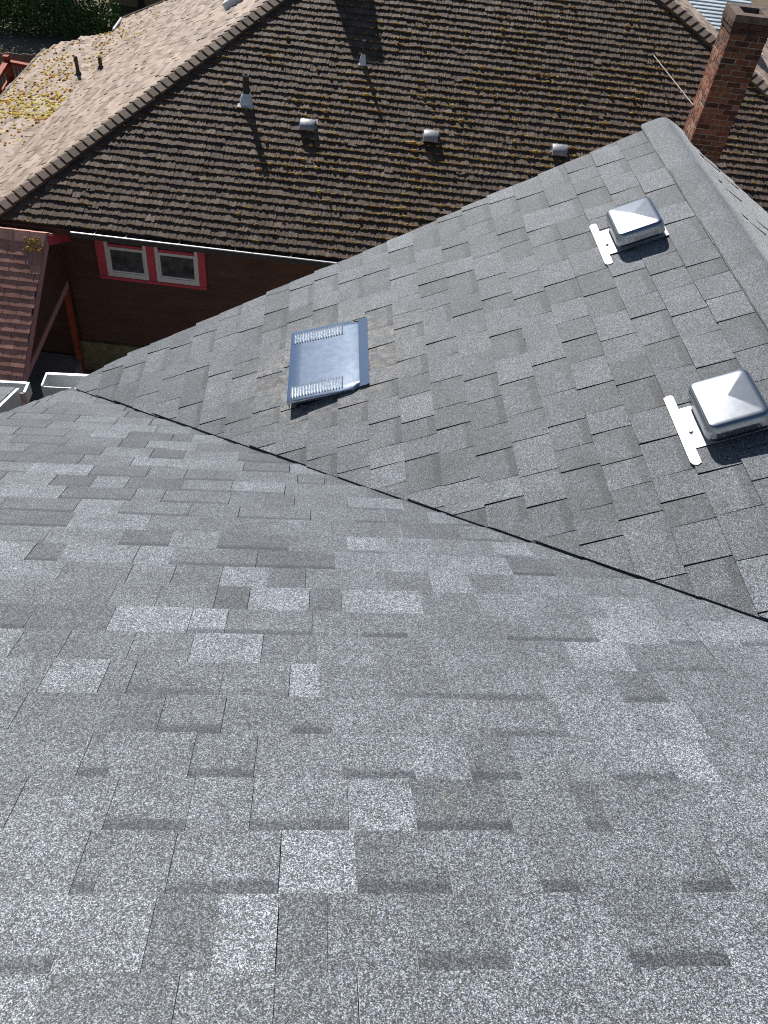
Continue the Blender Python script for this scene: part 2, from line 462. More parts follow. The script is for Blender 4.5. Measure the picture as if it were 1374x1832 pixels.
# rows of the near slope read from the photograph: pixel y of each row's middle, then (x where a tab ends, tone, band)
ROWS1 = {
    1790: [(75, .60, 0), (315, .34, 0), (490, .44, 0), (640, .33, 0), (900, .42, 0), (1165, .40, 0), (1400, .46, 0)],
    1680: [(110, .53, 1), (265, .55, 0), (385, .31, 0), (495, .62, 0), (585, .27, 0), (740, .38, .3), (905, .36, .9), (1110, .44, 0), (1280, .36, 1), (1400, .48, 0)],
    1548: [(142, .43, 0), (182, .40, 1), (306, .43, 0), (500, .46, 1), (636, .63, 0), (800, .32, .8), (955, .41, 0), (1020, .36, 1), (1200, .42, .2), (1286, .38, 1), (1400, .46, 0)],
    1440: [(28, .40, 0), (198, .44, 0), (340, .41, 1), (450, .43, 0), (622, .50, 1), (738, .62, 0), (905, .33, 1), (1030, .45, 0), (1072, .30, .7), (1262, .40, 0), (1400, .48, 0)],
    1355: [(150, .40, 0), (205, .41, 1), (343, .44, 0), (457, .42, 1), (610, .45, 0), (738, .51, 1), (833, .53, 0), (920, .34, .9), (1075, .43, 0), (1186, .50, .9), (1262, .62, 0), (1400, .39, 0)],
    1280: [(30, .36, 0), (288, .34, 0), (400, .43, 1), (525, .42, 0), (590, .38, 1), (662, .46, 0), (845, .43, 0), (1000, .41, .7), (1180, .52, 0), (1240, .60, 0), (1400, .40, 0)],
    1213: [(42, .56, 0), (80, .40, 0), (186, .68, 0), (235, .40, 0), (398, .36, .6), (518, .38, .4), (572, .66, 0), (690, .41, 0), (800, .38, .7), (960, .41, .8), (1090, .45, 0), (1165, .32, .7), (1260, .46, 0), (1400, .42, 0)],
    1150: [(32, .57, 0), (118, .38, 0), (238, .38, 0), (345, .40, 0), (470, .66, 0), (565, .32, 0), (668, .45, 0), (765, .36, 0), (900, .43, 0), (1000, .41, 0), (1105, .66, 0), (1250, .40, .5), (1400, .45, 0)],
    1098: [(70, .45, 0), (182, .38, 0), (270, .47, 0), (378, .40, 0), (440, .27, 0), (552, .64, 0), (612, .30, 0), (680, .63, 0), (758, .67, 0), (860, .34, 0), (985, .50, 0), (1080, .41, 0), (1180, .60, 0), (1400, .42, 0)],
    1058: [(85, .56, 0), (215, .40, 0), (298, .45, 0), (388, .35, 0), (476, .62, 0), (545, .33, 0), (690, .44, 0), (775, .37, 0), (845, .62, 0), (930, .35, 0), (1050, .46, 0), (1400, .42, 0)],
}
ref = F1.o
def f1_cd(q):
    P = hit(q, F1.c, F1.c @ F1.o); return P[0], (P - F1.o) @ F1.b
d_ref = f1_cd((300, 1606))[1]                  # a butt line that shows in the photograph
hp1a = halfplanes([(c, d) for c, d in p1a]); hp1b = halfplanes(p1b)
known = {}
for ym, tabs in ROWS1.items():
    k = math.ceil((f1_cd((687, ym))[1] - d_ref) / EXP - 1e-6)
    c = -9; lst = []
    for x, t, b in tabs:
        c1 = f1_cd((x, ym))[0]
        lst.append((c if c > -9 else c1 - 0.3, c1, t, b, b == 0)); c = c1
    known[k] = lst
R1 = random.Random(5)
pieces = []
for k in range(-12, 30):
    d1 = d_ref + k * EXP; d0 = d1 - EXP - 0.03
    row = rand_tabs(-2.4, 4.7, R1)
    if k in known:
        lo, hi = known[k][0][0], known[k][-1][1]
        row = [(t[0], min(t[1], lo), *t[2:]) for t in row if t[0] < lo] + known[k] + [(max(t[0], hi), t[1], *t[2:]) for t in row if t[1] > hi]
    for c0, c1, t, b, tooth in row:
        g0 = 0.0012 + 0.0007 * max(0.0, d1 - 1.0) if R1.random() < (0.86 if k in known else 0.66) else -0.0006
        sk = R1.uniform(-0.0007, 0.0007); j = R1.uniform(-0.0015, 0.0015)
        quad = [(c0 + g0, d0), (c1, d0), (c1 + sk, d1 + j), (c0 + g0 + sk, d1 + R1.uniform(-0.0015, 0.0015))]
        for hp in (hp1a, hp1b):
            pl = clip(quad, [(nx, ny, c + (0.016 if nx > 0.3 and ny > 0.3 else 0)) for (nx, ny, c) in hp])
            mbp = tab_mb(F1, pl, d0, d1, 0.0078 if tooth else 0.0062, 0.0015, t, b)
            if mbp: pieces.append((screen_area(F1, pl), mbp))
emit_pieces(pieces, 'shingle', 'grey', slope1, 'shingle_field', 300)

# cross gable slope with the vents
R2 = random.Random(23)
hp2 = halfplanes(p2)
pieces = []
dcap = -XR * k2 + 0.127                        # lower edge of the ridge cap
for k in range(0, 27):
    d1 = dcap - 0.004 + k * EXP; d0 = d1 - EXP - 0.03
    far = R2.uniform(-0.010, 0.012); vcut = R2.uniform(-0.006, 0.005)
    for c0, c1, t, b, tooth in rand_tabs(0.5, 5.0, R2, 0.105, 0.205):
        t = min(t * 0.66 + 0.10, 0.50 + 0.2 * (t - 0.5))
        b *= 0.75; g0 = 0.0042 if R2.random() < 0.9 else -0.0006
        sk = R2.uniform(-0.0012, 0.0012)
        quad = [(c0 + g0, d0), (c1, d0), (c1 + sk, d1 + R2.uniform(-0.0015, 0.0015)), (c0 + g0 + sk, d1 + R2.uniform(-0.0015, 0.0015))]
        pl = clip(quad, [(nx, ny, c + (far if (nx > 0.9) else vcut if nx < -0.4 else 0.0)) for nx, ny, c in hp2])
        mbp = tab_mb(F2S, pl, d0, d1, 0.0112 if tooth else 0.0078, 0.0035, t, b, -0.010)
        if mbp: pieces.append((screen_area(F2, pl), mbp))
emit_pieces(pieces, 'shingle', 'grey', slope2, 'shingle_field', 300)
# far slope of the gable
hp3 = halfplanes(p3); pieces = []
for k in range(0, 24):
    d1 = 0.127 - 0.004 + k * EXP; d0 = d1 - EXP - 0.03
    for c0, c1, t, b, tooth in rand_tabs(0.5, 5.0, R2):
        quad = [(c0 + 0.002, d0), (c1, d0), (c1, d1), (c0 + 0.002, d1)]
        pl = clip(quad, hp3)
        mbp = tab_mb(F3, pl, d0, d1, 0.0105 if tooth else 0.0065, 0.0025, t, b)
        if mbp: pieces.append((screen_area(F3, pl), mbp))
emit_pieces(pieces, 'shingle', 'grey', slope3, 'shingle_field', 40)

# ridge cap strips folded over the gable ridge
zr = ZC + C2 + S2 * XR
ycuts = [0.95, 1.55, 2.28, 2.93, 3.46, 3.93, 4.515]
for i in range(len(ycuts) - 1):
    y0, y1 = ycuts[i], ycuts[i + 1]
    mb = MB(); rows = []; ny = 8
    lift0, lift1 = 0.019, 0.025                # overlapping laps
    for j in range(ny + 1):
        y = y0 + (y1 - y0 + 0.03) * j / ny; lf = lift0 + (lift1 - lift0) * j / ny
        if i == len(ycuts) - 2: y = y0 + (y1 - y0) * j / ny
        prof = []
        for s in (-0.130, -0.115, -0.085, -0.055, -0.035, -0.020, -0.009, 0, 0.009, 0.020, 0.035, 0.055, 0.085, 0.115, 0.130):
            x = s / k2; rr = 0.022
            sl_ = S2 if x < 0 else S3; z = -sl_ * (math.sqrt(x * x + rr * rr) - rr) - 0.5 * (S2 + S3) * (rr - 0.014)
            ed = lf if abs(s) < 0.13 else lf - 0.002
            wob = 0.0025 * math.sin(y * 9 + s * 14) + 0.0015 * math.sin(y * 23 + s * 40)
            prof.append((XR + x + (0.0015 * math.sin(y * 31) + 0.001 * math.sin(y * 83) if abs(s) > .12 else 0), y, zr + z + ed + wob))
        rows.append(prof)
    n = len(rows[0]); vs = [p for r in rows for p in r]
    fs = [(a * n + b, a * n + b + 1, (a + 1) * n + b + 1, (a + 1) * n + b) for a in range(ny) for b in range(n - 1)]
    t = [0.36, .32, .38, .35, .31, .38][i]
    mb.add(vs, fs, (t, 0, 1), True)
    for b0, sg in ((0, 1), (n - 1, -1)):       # turned-down edges
        e = [vs[a * n + b0] for a in range(ny + 1)]
        lowp = [(p[0], p[1], p[2] - 0.010) for p in e]
        q = [(a, a + 1, ny + 1 + a + 1, ny + 1 + a) for a in range(ny)]
        mb.add(e + lowp, [f if sg < 0 else f[::-1] for f in q], (0.0, 0, 1))
    for a0 in (0, ny):
        e = [vs[a0 * n + b] for b in range(n)]; lowp = [(p[0], p[1], p[2] - 0.013) for p in e]
        q = [(b, b + 1, n + b + 1, n + b) for b in range(n - 1)]
        mb.add(e + lowp, [f[::-1] if a0 == 0 else f for f in q], (0.0, 0, 1))
    mb.build('ridge_cap', 'grey', house)

# back slope, main ridge and walls (behind and below the camera)
zr1 = ZC - H1 + 0.5
mb = MB(); slab(mb, [(-2.2, -1.0, zr1 - 0.002), (4.6, -1.0, zr1 - 0.002), (4.6, -6, zr1 - 2.5), (-2.2, -6, zr1 - 2.5)], 0.05)
mb.build('roof_slope', 'grey', house)
mb = MB()
mb.add([(-2.2, -1.14, zr1 - 0.055), (4.6, -1.14, zr1 - 0.055), (4.6, -1.0, zr1 + 0.018), (-2.2, -1.0, zr1 + 0.018), (4.6, -0.86, zr1 - 0.055), (-2.2, -0.86, zr1 - 0.055)], [(0, 1, 2, 3), (3, 2, 4, 5)])
mb.build('ridge_cap', 'grey', house)
W = Frame((0, 0, 0), (1, 0, 0), (0, 1, 0), (0, 0, 1))
zw = ZC - 3.35
mb = W.box(MB(), -1.20, 4.45, -5.8, 3.68, 0, zw - 0.1); mb.build('wall', 'siding', house)
mb = MB()                                      # gable end wall under the far edge
gy = 3.72
mb.add([(-1.15, gy, zw - 0.2), (4.4, gy, zw - 0.2), (4.4, gy, zr - S3 * (4.4 - XR) - 0.12), (XR, gy, zr - 0.12), (-1.15, gy, ZC + C2 + S2 * -1.15 - 0.12)], [(0, 1, 2, 3, 4)])
mb.build('gable_wall', 'siding', house)
# fascia board under the far edge of the gable
mb = MB()
for (xa, ya), (xb, yb) in (((-1.30, 3.90), (-1.08, 3.98)), ((-1.08, 3.98), (XR, 4.46)), ((XR, 4.46), (4.55, 4.46))):
    za, zb = (zr - (S2 * (XR - x) if x <= XR else S3 * (x - XR)) - 0.062 for x in (xa, xb))
    mb.add([(xa, ya, za), (xb, yb, zb), (xb, yb, zb - 0.14), (xa, ya, za - 0.14), (xa, ya - 0.02, za), (xb, yb - 0.02, zb), (xb, yb - 0.02, zb - 0.14), (xa, ya - 0.02, za - 0.14)],
           [(0, 1, 2, 3), (7, 6, 5, 4), (0, 4, 5, 1), (3, 2, 6, 7), (0, 3, 7, 4), (1, 5, 6, 2)])
mb.build('fascia', 'gutter', house)

def gutter_mb(fr, a0, a1, wd=0.115, hg=0.12, t=0.004):
    """box gutter along axis a, open upwards, with rolled lip and end caps; b is outward"""
    mb = MB()
    fr.box(mb, a0, a1, 0, wd, -hg, -hg + t); fr.box(mb, a0, a1, -t, 0, -hg, 0.0)
    fr.box(mb, a0, a1, wd, wd + t, -hg, 0.0); fr.box(mb, a0, a1, wd - 0.013, wd + t + 0.003, 0.0, 0.012)
    fr.box(mb, a0 - 0.010, a0, -t, wd + t + 0.003, -hg, 0.010); fr.box(mb, a1, a1 + 0.016, -t, wd + t + 0.003, -hg, 0.010)
    return mb
# two gutters whose ends show past the low corner of the roof
zg = ZC - 3.17
gA = hit((78, 698), np.array([0, 0, 1.0]), zg); gB = hit((84, 670), np.array([0, 0, 1.0]), zg)
fg = Frame((gB[0] + 0.005, gB[1] - 0.115, zg), (1, 0, 0), (0, 1, 0), (0, 0, 1))
gutter_mb(fg, 0, 1.2).build('gutter', 'gutter', house, 'white gutter end beyond the low corner of the roof')

# ------------------------------------------------------------------ metal roof vents
def rrect(lp, lq, r, n=6):
    out = []
    for cx, cy, a0 in ((lp - r, lq - r, 0), (-lp + r, lq - r, 90), (-lp + r, -lq + r, 180), (lp - r, -lq + r, 270)):
        for i in range(n + 1):
            a = rad(a0 + 90 * i / n); out.append((cx + r * math.cos(a), cy + r * math.sin(a)))
    return out
def roof_vent(yc, label):
    root = D.objects.new('roof_vent', None); COL.objects.link(root); root.parent = house; root['label'] = label
    # local frame: p = up the slope (+x), q = along y, n = normal ; origin at hood centre
    xc = 1.436
    fr = Frame(F2(yc, -xc * k2, 0.006), -F2.b, F2.a, F2.c)
    mb = MB()                                  # flange: lower strip lying on the shingles and a neck running under the hood
    t0, t1 = 0.0135, 0.0160
    strip = [(-0.180, -0.168), (-0.174, -0.183), (-0.160, -0.190), (-0.146, -0.183), (-0.145, 0.168), (-0.150, 0.178), (-0.166, 0.180), (-0.178, 0.172)]
    def plate(poly, a, b, bend=0.0):
        n = len(poly)
        vs = [fr(p, q, b + bend * abs(q) / 0.18) for p, q in poly] + [fr(p, q, a + bend * abs(q) / 0.18) for p, q in poly]
        fs = [tuple(range(n)), tuple(range(2 * n - 1, n - 1, -1))] + [(i, n + i, n + (i + 1) % n, (i + 1) % n) for i in range(n)]
        nn = np.cross(vs[1] - vs[0], vs[2] - vs[0])
        mb.add(vs, fs if nn @ fr.c > 0 else [f[::-1] for f in fs])
    plate(strip, t0, t1)
    plate([(-0.145, -0.112), (-0.145, 0.098), (0.118, 0.098), (0.118, -0.112)], t0 - 0.001, t1 - 0.0012)
    mb.build('flange', 'galv', root)
    mb = MB(); tube(mb, fr(-0.138, -0.03, t1 - 0.001), fr(-0.138, -0.03, t1 + 0.005), 0.007, 0.005, 10); mb.build('screw', 'galv', root)
    # collar
    mb = MB(); o = rrect(0.078, 0.100, 0.02); n = len(o)
    vs = [fr(p, q, 0.012) for p, q in o] + [fr(p, q, 0.055) for p, q in o]
    mb.add(vs, [(i, (i + 1) % n, n + (i + 1) % n, n + i) for i in range(n)], smooth=True)
    o2 = rrect(0.094, 0.118, 0.022); vs = [fr(p, q, 0.036) for p, q in o] + [fr(p, q, 0.034) for p, q in o2]
    mb.add(vs, [(i, (i + 1) % n, n + (i + 1) % n, n + i) for i in range(n)], smooth=True)
    vs2 = [fr(p, q, 0.034) for p, q in o2] + [fr(p, q, 0.045) for p, q in o2]
    mb.add(vs2, [(i, (i + 1) % n, n + (i + 1) % n, n + i) for i in range(n)], smooth=True)
    mb.build('collar', 'galv', root)
    # hood: shallow pyramid top with rounded shoulders and a skirt
    mb = MB(); rings = []
    A, B = 0.106, 0.132
    ht = lambda f: 0.098 + 0.009 * (1 - f)
    for f in (0.03, 0.2, 0.4, 0.6, 0.8, 0.9): rings.append((A * 0.84 * f, B * 0.87 * f, max(0.002, 0.012 * f), ht(f)))
    sh = 0.030
    for a in (0, 15, 30, 45, 60, 75, 90):
        c, s = math.sin(rad(a)), math.cos(rad(a))
        rings.append((A * 0.84 + A * 0.16 * c, B * 0.87 + B * 0.13 * c, 0.014 + 0.026 * c, 0.068 + sh * s))
    rings.append((A, B, 0.040, 0.050)); rings.append((A + 0.0015, B + 0.0015, 0.041, 0.040)); rings.append((A - 0.004, B - 0.004, 0.038, 0.039))
    allv = []; 
    for lp, lq, r, z in rings: allv += [fr(p, q, z) for p, q in rrect(lp, lq, min(r, lp * 0.98), 5)]
    n = 24
    fs = [(k * n + i, k * n + (i + 1) % n, (k + 1) * n + (i + 1) % n, (k + 1) * n + i) for k in range(len(rings) - 1) for i in range(n)]
    allv.append(fr(0, 0, 0.1070)); fs += [(i, len(allv) - 1, (i + 1) % n) for i in range(n)]
    mb.add(allv, [f[::-1] for f in fs], smooth=True)
    mb.build('hood', 'hood', root)
    for q in (-0.07, 0.075):                   # rivets on the near side are on the -q skirt
        mb = MB(); p = 0.055 if q > 0 else -0.055
        tube(mb, fr(p, -B + 0.001, 0.058), fr(p, -B - 0.003, 0.058), 0.003, 0.002, 8); mb.build('rivet', 'galv', root)
    return root
roof_vent(3.545, 'satin steel pillow-shaped roof vent nearer the gable ridge end')
roof_vent(2.232, 'satin steel pillow-shaped roof vent cut by the right edge')

# flat louvred vent
lv = D.objects.new('louvred_vent', None); COL.objects.link(lv); lv.parent = house
lv['label'] = 'flat blue-grey louvred slant vent in the middle of the gable slope'
fl = Frame(F2(3.035, 0.090 * k2, 0.009), -F2.b, F2.a, F2.c)   # p up the slope, q along y
LP, LQ = 0.372, 0.555
def hv(p): return 0.064 - 0.046 * min(p / 0.335, 1.0)
mb = MB()                                      # cover: sloping top with turned-down front and sides
ps = [0, 0.006, 0.06, 0.12, 0.18, 0.24, 0.30, 0.325, 0.337]
qs = [0, 0.006, 0.05, 0.12, 0.20, 0.28, 0.36, 0.44, 0.51, LQ - 0.006, LQ]
vs = []
for p in ps:
    for q in qs:
        e = min(p, q, LQ - q); dz = -0.0015 if e < 0.003 else 0.0
        cr = 0.0
        if p > 0.30 and (q < 0.02 or q > LQ - 0.02): q = min(max(q, (p - 0.30) * 0.55), LQ - (p - 0.30) * 0.55)
        vs.append(fl(p, q, hv(p) + dz - 0.0012 * math.sin(math.pi * q / LQ) * math.sin(math.pi * p / 0.337)))
n = len(qs)
mb.add(vs, [(a * n + b, (a + 1) * n + b, (a + 1) * n + b + 1, a * n + b + 1) for a in range(len(ps) - 1) for b in range(n - 1)], smooth=True)
for q0, fl_ in ((0, False), (LQ, True)):       # side skirts
    up = [fl(p, q0 if p <= 0.30 else (q0 + (p - 0.30) * 0.55 * (1 if q0 == 0 else -1)), hv(p) - 0.004) for p in ps]
    lo = [fl(p, q0 if p <= 0.30 else (q0 + (p - 0.30) * 0.55 * (1 if q0 == 0 else -1)), max(hv(p) - 0.022, 0.010)) for p in ps]
    k = len(ps); q_ = [(i, i + 1, k + i + 1, k + i) for i in range(k - 1)]
    mb.add(up + lo, q_ if fl_ else [f[::-1] for f in q_])
mb.add([fl(0, 0, hv(0) - 0.004), fl(0, LQ, hv(0) - 0.004), fl(-0.004, LQ, 0.020), fl(-0.004, 0, 0.020)], [(0, 1, 2, 3)])
mb.build('cover', 'vent', lv)
mb = MB(); fl.box(mb, 0.335, 0.382, 0.012, LQ - 0.008, 0.010, 0.0175); fl.box(mb, 0.03, 0.34, 0.012, LQ - 0.012, 0.004, 0.0115)
mb.build('flange', 'vent', lv)
mb = MB()                                      # dark throat below the cover
fl.box(mb, 0.035, 0.30, 0.03, LQ - 0.03, 0.010, 0.022); mb.build('throat', 'dark', lv)
for q0, q1 in ((0.022, 0.105), (0.448, 0.532)):
    mb = MB(); ns = 19
    for i in range(ns):
        p = 0.022 + 0.235 * i / (ns - 1); z = hv(p)
        a, b = p - 0.0042, p + 0.0036
        mb.add([fl(a, q0, z + 0.001), fl(b, q0, z - 0.001), fl(b, q1, z - 0.001), fl(a, q1, z + 0.001),
                fl(b - 0.001, q0 + 0.004, z + 0.0085), fl(b - 0.001, q1 - 0.004, z + 0.0085)],
               [(0, 4, 5, 3), (4, 1, 2, 5), (0, 1, 4), (2, 3, 5)])
    mb.build('louver_bank', 'louvre', lv)

# lower roof of the same house, at the far left
zq = ZC - 3.62
EOF_PLACE = None
lowA = hit((28, 695), np.array([0, 0, 1.0]), zq)
lr_n = np.array([0.0, 0.35, 1.0]); lr_c = lr_n @ lowA
def onlr(q): return hit(q, lr_n, lr_c)
kl = math.sqrt(1 + 0.35 ** 2)
FL = Frame(lowA, (1, 0, 0), (0, 1 / kl, -0.35 / kl), (0, 0.35 / kl, 1 / kl))
lp_ = [(0.0, 0.0), (-1.6, 0.0), (-1.6, -1.2), (-0.02, -1.2)]
lslope = deck(house, FL, lp_, 'lower_roof_slope')
hpl = halfplanes(lp_); pieces = []
for k in range(-8, 1):
    d1 = k * EXP; d0 = d1 - EXP - 0.03
    for c0, c1, t, b, tooth in rand_tabs(-1.7, 0.1, R2):
        pl = clip([(c0, d0), (c1, d0), (c1, d1), (c0, d1)], hpl)
        mbp = tab_mb(FL, pl, d0, d1, 0.009, 0.002, t, b)
        if mbp: pieces.append((screen_area(FL, pl), mbp))
emit_pieces(pieces, 'shingle', 'grey', lslope, 'shingle_field', 20)
mb = FL.box(MB(), 0.004, 0.026, -1.2, 0.0, -0.15, 0.004); mb.build('rake_board', 'gutter', house)
fg2 = Frame(FL(0, 0.004, -0.03), (1, 0, 0), (0, 1, 0), (0, 0, 1))
gutter_mb(fg2, -1.5, 0.045, 0.10, 0.085).build('gutter', 'gutter', house, 'white gutter end on the lower grey roof at the left edge')
mb = W.box(MB(), lowA[0] - 1.4, lowA[0] - 0.12, lowA[1] - 1.2, lowA[1] - 0.12, 0, lowA[2] - 0.1); mb.build('wall', 'siding', house)

# ================================================================== THE BROWN NEIGHBOUR HOUSE
Z0, TN = -6.4, 0.52
th = rad(6.07)
U = np.array([math.cos(th), -math.sin(th), 0]); V = np.array([math.sin(th), math.cos(th), 0]); ZZ = np.array([0, 0, 1.0])
E0 = CAM + ray(300, 425) * (Z0 / ray(300, 425)[2])
NB = Frame((E0[0], E0[1], ZC), U, V, ZZ)       # (u, v, z relative to the camera)
def uvz(P):
    d = np.array(P) - NB.o; return d @ U, d @ V, d[2]
def on_plane(q, n_local, c_local):             # plane in (u,v,z)
    n = U * n_local[0] + V * n_local[1] + ZZ * n_local[2]
    return uvz(hit(q, n, c_local + n @ NB.o))
nb = empty('brown_shingle_house', tuple(NB(3, 5, -ZC)), 'brown neighbouring house with mossy weathered shingle hip roof and red window trim', 'house')
TL, TR = 0.612, 0.457
UL = -2.69
AP = (4.23, 8.07)                              # where the hips meet
zf = lambda u, v: Z0 + TN * v
zl = lambda u, v: Z0 + TL * (u - UL)
UR = AP[0] + (AP[1] * TN) / TR
zrr = lambda u, v: Z0 + TR * (UR - u)
kf = math.sqrt(1 + TN ** 2); kL = math.sqrt(1 + TL ** 2); kR = math.sqrt(1 + TR ** 2)
FF = Frame(NB(0, 0, Z0), U, (-V - ZZ * TN) / kf, (-V * TN + ZZ) / kf)              # c along u, d down towards us
FLs = Frame(NB(UL, 0, Z0), V, (-U - ZZ * TL) / kL, (-U * TL + ZZ) / kL)
FRs = Frame(NB(UR, 0, Z0), V, (U - ZZ * TR) / kR, (U * TR + ZZ) / kR)
pf = [(UL, 0), AP, (UR, 0)]
fslope = deck(nb, FF, [(u, -v * kf) for u, v in pf], thick=0.08, label='front roof slope of weathered brown shingles streaked with moss')
PL = [(UL, 0.0), AP, (AP[0], 13.0), (-3.19, 12.6), (-5.18, 14.78), (-4.55, 11.3), (-3.95, 7.95), (-3.75, 5.5), (-3.62, 4.0), (-3.75, 1.0), (-3.75, -1.06)]
PL = [(UL, 0.0), AP, (AP[0], 13.0), (-3.19, 12.6), (-5.18, 14.78), (-4.45, 11.9), (-3.86, 10.6), (-3.86, 0.0)]
lslope2 = deck(nb, FLs, [(v, -(u - UL) * kL) for u, v in PL], thick=0.08, label='sunlit pinkish brown side slope of the neighbouring roof')
PRr = [(UR, 0), AP, (AP[0], 13), (UR, 13)]
rslope = deck(nb, FRs, [(v, (u - UR) * kR) for u, v in PRr], thick=0.08)

def ragged_tab(fr, c0, c1, d0, d1, hb, ht, tint, n=5, rag=0.0, hj=0.0, low=-0.004, R=rnd):
    """old shingle: uneven, curled butt edge"""
    top_u = []; top_l = []; bot = []
    for i in range(n + 1):
        t = i / n; c = c0 + (c1 - c0) * t
        top_u.append(fr(c, d0, ht))
        j = R.uniform(-rag, rag) if 0 < i < n else R.uniform(-rag, rag) * 0.6
        hh = hb + R.uniform(-hj, hj)
        top_l.append(fr(c, d1 + j, hh)); bot.append(fr(c, d1 + j - 0.004, low))
    vs = top_u + top_l + bot; m_ = n + 1
    fs = [(i, m_ + i, m_ + i + 1, i + 1) for i in range(n)] + [(m_ + i, 2 * m_ + i, 2 * m_ + i + 1, m_ + i + 1) for i in range(n)]
    vs += [fr(c0, d0, low), fr(c1, d0, low)]
    a, b = 3 * m_, 3 * m_ + 1
    fs += [(0, a, 2 * m_, m_), (n, m_ + n, 2 * m_ + n, b)]
    nn = np.cross(vs[m_] - vs[0], vs[m_ + 1] - vs[0])
    if nn @ fr.c < 0: fs = [f[::-1] for f in fs]
    return MB().add(vs, fs, (tint, 0, 1))

RN = random.Random(31)
EN = 0.1385
pieces = []; mossline = []
for k in range(0, 66):
    d1 = 0.018 - k * EN; d0 = d1 - EN - 0.03
    vmid = -(d1 - EN / 2) / kf
    c = UL - RN.uniform(0, 0.2)
    while c < UR:
        wd = RN.choice((0.135, 0.14, 0.145, 0.15, 0.12, 0.165))
        cm = c + wd / 2; vv = max(vmid, 0.0)
        uL = UL + vv * (AP[0] - UL) / AP[1]; uR = UR - vv * (UR - AP[0]) / AP[1]
        if uL + 0.07 < cm < uR - 0.07 and vv < AP[1]:
            q = pix(FF(cm, d1, 0))
            seen = -60 < q[0] < PW + 60 and -60 < q[1] < 520
            t = min(max(RN.gauss(0.45, 0.10), 0.05), 0.75)  # front slope toned darker, its weaker sun put into the colour
            hb = RN.uniform(0.024, 0.033); slip = RN.uniform(0.015, 0.05) if RN.random() < 0.02 else 0.0
            sag = 0.010 * math.sin(cm * 0.8 + k * 0.23) + 0.007 * math.sin(cm * 2.3 - k * 0.61)
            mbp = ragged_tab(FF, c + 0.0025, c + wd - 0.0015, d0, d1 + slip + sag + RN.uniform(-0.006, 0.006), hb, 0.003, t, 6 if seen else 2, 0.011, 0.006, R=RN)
            pl = [(c, d1 - EN), (c + wd, d1 - EN), (c + wd, d1), (c, d1)]
            pieces.append((screen_area(FF, pl), mbp))
            if seen: mossline.append((cm, d1 + sag, q[0], q[1]))
        c += wd
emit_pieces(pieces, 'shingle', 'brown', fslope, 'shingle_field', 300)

# side slope and right slope
def field(fr, poly_uv, to_cd, kk, slope_obj, cmin, cmax, dmin, dmax, R, keep):
    pieces = []
    k = 0
    d1 = dmax
    while d1 > dmin:
        d0 = d1 - EN - 0.03; c = cmin - R.uniform(0, 0.2)
        while c < cmax:
            wd = R.uniform(0.24, 0.36)
            cm, dm = c + wd / 2, d1 - EN / 2
            if keep(cm, dm):
                t = min(max(R.gauss(0.90, 0.1), 0.55), 1)  # toned paler than the front slope: stronger sunlight painted into the tint
                pl = [(c, d1 - EN), (c + wd, d1 - EN), (c + wd, d1), (c, d1)]
                sa = screen_area(fr, pl)
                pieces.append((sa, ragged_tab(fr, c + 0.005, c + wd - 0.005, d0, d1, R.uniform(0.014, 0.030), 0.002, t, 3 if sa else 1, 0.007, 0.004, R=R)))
            c += wd
        d1 -= EN
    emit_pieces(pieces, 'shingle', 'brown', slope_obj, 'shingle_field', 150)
plcd = [(v, -(u - UL) * kL) for u, v in PL]
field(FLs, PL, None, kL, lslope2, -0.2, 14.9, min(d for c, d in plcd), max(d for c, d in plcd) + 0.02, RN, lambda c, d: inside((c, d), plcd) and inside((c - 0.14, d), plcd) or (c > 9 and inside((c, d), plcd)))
prcd = [(v, (u - UR) * kR) for u, v in PRr]
field(FRs, PRr, None, kR, rslope, 0, 13, min(d for c, d in prcd), 0.03, RN, lambda c, d: inside((c, d), prcd) and inside((c - 0.14, d), prcd))

# hip caps: one bent shingle after another
def hip_caps(p0, p1, na, nb_, n, wid, stop=1.0):
    p0 = np.array(p0); p1 = np.array(p1); L = np.linalg.norm(p1 - p0); ax = (p1 - p0) / L
    a = np.cross(ax, na); b = np.cross(ax, nb_)
    if a @ (nb_) > 0: a = -a
    if b @ (na) > 0: b = -b
    a /= np.linalg.norm(a); b /= np.linalg.norm(b)
    up = na + nb_; up = up / np.linalg.norm(up)
    step = L / n
    for i in range(int(n * stop)):
        s0 = i * step; s1 = s0 + step + 0.03       # s0 is the lower (butt) end
        wA = wid * RN.uniform(0.93, 1.07)
        vs = []
        for s, lf in ((s0, 0.076), (s1, 0.054)):
            b0 = p0 + ax * s
            for w_, dirv, nn in ((wA, a, na), (wA * 0.45, a, na), (0, a, up), (wA * 0.45, b, nb_), (wA, b, nb_)):
                vs.append(b0 + dirv * w_ + nn * lf + (up * 0.004 if w_ == 0 else 0))
            for w_, dirv, nn in ((wA, a, na), (wA * 0.45, a, na), (0, a, up), (wA * 0.45, b, nb_), (wA, b, nb_)):
                vs.append(b0 + dirv * w_ + nn * (lf - 0.075))
        # 0-4 top butt, 5-9 low butt, 10-14 top head
        fs = [(j, j + 1, 10 + j + 1, 10 + j) for j in range(4)] + [(j, 5 + j, 5 + j + 1, j + 1) for j in range(4)]
        fs += [(0, 10, 15, 5), (4, 9, 19, 14)]
        nrm = np.cross(vs[1] - vs[0], vs[10] - vs[0])
        if nrm @ up < 0: fs = [f[::-1] for f in fs]
        MB().add(vs, fs, (min(max(RN.gauss(0.66, 0.08), 0.3), .9), 0, 1)).build('hip_cap', 'brown', nb)
PAP = NB(AP[0], AP[1], Z0 + TN * AP[1])
hipL0 = NB(UL - 0.12, -0.14, Z0 - 0.073)
